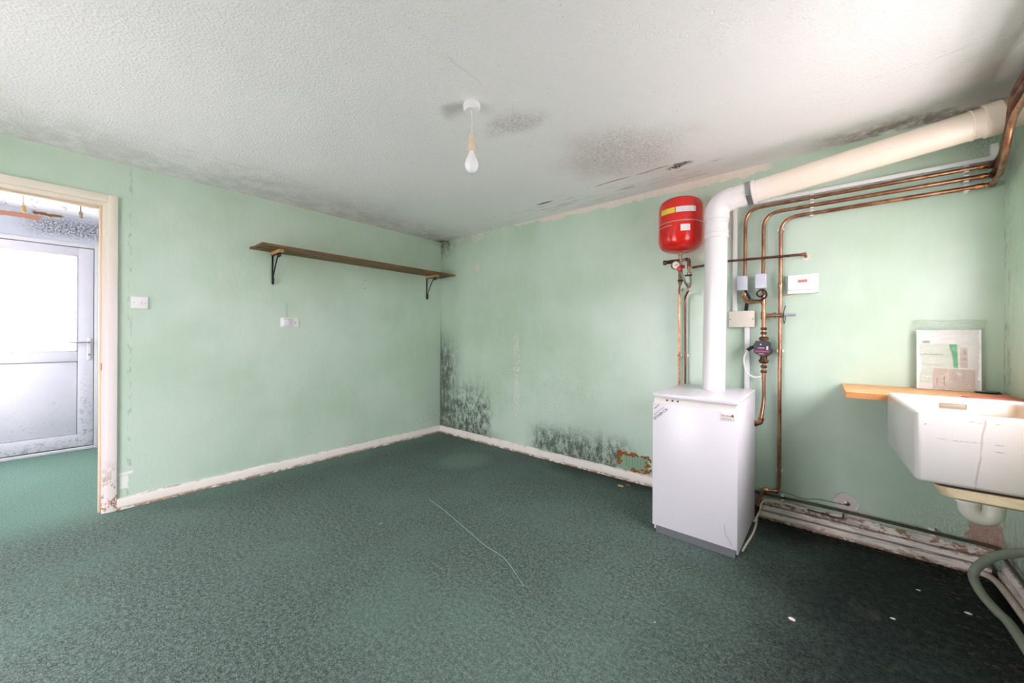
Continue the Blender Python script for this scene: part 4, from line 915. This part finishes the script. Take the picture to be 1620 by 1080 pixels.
obj('dish', MB().lathe([(0, .005), (.031, .0068), (.028, .009), (0, .0075)], (4.385, -.06, bt), seg=28), 'steel', sd)

sk_ = thing('belfast_sink', 'deep white ceramic sink with brown stains and cracks by right wall', 'sink', (4.0053, -1.0777, .694), .0352, local=True)
def rr(x0, y0, x1, y1, r, z, n=6):
    out = []
    for cx, cy, a0 in ((x1-r, y1-r, 0), (x0+r, y1-r, PI/2), (x0+r, y0+r, PI), (x1-r, y0+r, 1.5*PI)):
        for k in range(n+1): a = a0+PI/2*k/n; out.append((cx+r*math.cos(a), cy+r*math.sin(a), z))
    return out
def loft(rings, capb=True, capt=True):
    mb = MB(); R_ = [[mb.b.verts.new(p) for p in r] for r in rings]; n = len(R_[0])
    for a, b in zip(R_, R_[1:]):
        for k in range(n): mb.b.faces.new((a[k], a[(k+1) % n], b[(k+1) % n], b[k]))
    if capb: mb.b.faces.new(R_[0][::-1])
    if capt: mb.b.faces.new(R_[-1])
    return mb
SW, SL, SH = .420, .595, .2555
def inset(i, z, r): return rr(i, i, SW-i, SL-i, max(r, .004), z)
rings = [inset(.016, 0, .010), inset(.006, .004, .014), inset(.0, .014, .016), inset(0, SH-.014, .018), inset(.002, SH-.005, .017), inset(.008, SH, .016), inset(.026, SH, .020), inset(.034, SH-.004, .022), inset(.038, SH-.012, .024), inset(.041, .05, .035), inset(.055, .036, .04), inset(.08, .032, .05)]
obj('basin', loft(rings), 'ceramic', sk_)
obj('overflow', MB().box((.165, SL-.0400, .205), (.245, SL-.0372, .228), .004), 'overflow', sk_)
obj('waste', MB().lathe([(0, .033), (.04, .033), (.042, .036), (.034, .037), (0, .034)], (SW/2, SL/2, 0), seg=24), 'steel', sk_)
bz = top('sink_bearer', loft([rr(4.100, -1.035, XC-.002, -.52, .03, .642), rr(4.075, -1.052, XC-.002, -.51, .03, .652), rr(4.062, -1.060, XC-.002, -.505, .03, .686)]), 'bearer', 'cream painted timber bearer under the white sink', 'bearer')
top('sink_joint', loft([rr(4.055, -1.045, XC-.004, -.50, .02, .6865), rr(4.050, -1.050, XC-.004, -.498, .02, .6935)]), 'caulk', 'dark grimy joint between sink and cream bearer', 'sealant')
tr = thing('sink_trap', 'white plastic waste trap hanging under the sink', 'trap', (4.23, -.74, .46))
tx, ty = 4.235, -.70
cs, sn = math.cos(.2), math.sin(.2)
up_ = [(tx-.032, ty, .640), (tx-.032, ty, .530)]+[(tx-.032*math.cos(a), ty, .530-.034*math.sin(a)) for a in [PI*k/12 for k in range(1, 12)]]+[(tx+.032, ty, .530), (tx+.032, ty, .60)]
obj('u_bend', MB().tube(up_, .031, 20), 'pvcold', tr)
obj('outlet', MB().tube(fillet([(tx+.036, ty, .585), (tx+.036, ty, .625), (XC, ty, .615)], .03), .021, 16), 'pvcold', tr)
obj('nut', MB().lathe([(0, 0), (.033, 0), (.034, .004), (.034, .026), (.03, .03), (0, .03)], (tx-.036, ty, .545), seg=14), 'pvc', tr)
obj('nut', MB().lathe([(0, 0), (.033, 0), (.034, .004), (.034, .026), (.03, .03), (0, .03)], (tx+.036, ty, .56), seg=14), 'pvcold', tr)
hs = [(4.418, -.62, .40), (4.415, -.50, .335), (4.395, -.40, .28), (4.355, -.32, .215), (4.318, -.26, .13), (4.300, -.265, .075), (4.306, -.35, .042), (4.330, -.455, .026), (4.346, -.56, .026), (4.35, -.9, .02), (4.34, -1.6, .02)]
hp = spline(hs, 14)
top('drain_hose', MB().tube(hp, .018, 16), 'hose', 'grey-green flexible drain hose looping out below the sink', 'hose')

# ------------------------------------------------------------------ manuals in a clear bag
dc = thing('document_pack', 'clear plastic bag of white boiler papers leaning on the wall', 'documents', (4.25, -.05, bt))
def leanbox(name, x0, x1, z0, z1, y0, th, mat, parent, tilt=0.0, lean=.035):
    mb = MB().box((x0, -th, 0), (x1, 0, z1-z0)); cx = (x0+x1)/2
    for vt in mb.b.verts:
        dx = vt.co.x-cx; zz = vt.co.z
        vt.co = Vector((cx+dx*math.cos(tilt)+zz*math.sin(tilt), y0+vt.co.y+(z0+zz-bt)*lean, z0+zz*math.cos(tilt)-dx*math.sin(tilt)))
    return obj(name, mb, mat, parent, smooth=False)
Y0 = -.040
leanbox('booklet', 4.139, 4.366, bt+.002, 1.258, Y0, .012, 'paper', dc)
lf = leanbox('leaflet', 4.142, 4.289, .972, 1.185, Y0-.0125, .0015, 'leaflet', dc)
g1 = MB().prism([(4.256, 1.181), (4.283, 1.181), (4.287, 1.058), (4.272, 1.058), (4.268, 1.12)], 0, .001)
for vt in g1.b.verts: vt.co.y = Y0-.0155+vt.co.y+(vt.co.z-bt)*.035
obj('green_triangle', g1, 'green', lf, smooth=False)
tt = text('lettering', 'Boiler Passport', 'inkgreen', lf, (4.152, Y0-.0148+.2*.035, 1.122), .082, .009)
for zz in (1.075, 1.066): leanbox('print_line', 4.155, 4.236, zz, zz+.0012, Y0-.0142, .0008, 'inkgrey', lf)
leanbox('stamp', 4.160, 4.188, 1.188, 1.200, Y0-.0124, .0008, 'inkgrey', dc)
pk = leanbox('receipt', 4.196, 4.342, .944, 1.052, Y0-.0145, .0015, 'pink', dc, .02)
for k, (x_, a, b) in enumerate(((4.212, .96, 1.0), (4.238, .958, 1.01), (4.268, .99, 1.04), (4.274, .99, 1.04), (4.280, .985, 1.04), (4.302, .985, 1.042), (4.308, .985, 1.042), (4.240, 1.045, 1.05))):
    leanbox('print_line', x_, x_+.0015, a, b, Y0-.0162, .0006, 'ink' if k < 2 else 'inkgrey', pk)
leanbox('folded_sheet', 4.294, 4.320, 1.06, 1.165, Y0-.0128, .001, 'pink', dc)
leanbox('print_line', 4.298, 4.316, 1.098, 1.112, Y0-.0140, .0006, 'inkgrey', dc); leanbox('print_line', 4.307, 4.315, 1.13, 1.155, Y0-.0140, .0006, 'inkgrey', dc)
# bag: crumpled film in front and behind
mb = MB(); nx, nz = 26, 34; g = []
for j in range(nz+1):
    row = []
    for i in range(nx+1):
        u, w_ = i/nx, j/nz; z = bt+.002+w_*.375
        fl_ = 0 if w_ < .84 else (w_-.84)/.16
        x = 4.131+u*.243+(-.010+.030*u)*fl_
        yb = Y0-.020+(z-bt)*.035+.006*mnoise.noise(Vector((x*30, z*22, 1)))+.004*mnoise.noise(Vector((x*70, z*60, 5)))
        yb += .018*abs(2*u-1)**6 + fl_*.012
        row.append(mb.b.verts.new((x, min(yb, -.006), z+(.004*mnoise.noise(Vector((x*40, 3, 0))) if j == nz else 0))))
    g.append(row)
for j in range(nz):
    for i in range(nx): mb.b.faces.new((g[j][i], g[j][i+1], g[j+1][i+1], g[j+1][i]))
obj('clear_bag', mb, 'film', dc)
obj('zip_seal', MB().tube([(4.128+.25*k/12, Y0-.004+.003*math.sin(k*1.7), 1.268+.003*math.sin(k*1.1)) for k in range(13)], .0014, 6).tube([(4.120+.262*k/12, Y0-.004+.004*math.sin(k*1.3+1), 1.308+.004*math.sin(k*.9)) for k in range(13)], .0012, 6), 'film', dc)

for o in bpy.data.objects:
    for k in ('_world', '_wp'):
        if k in o: del o[k]
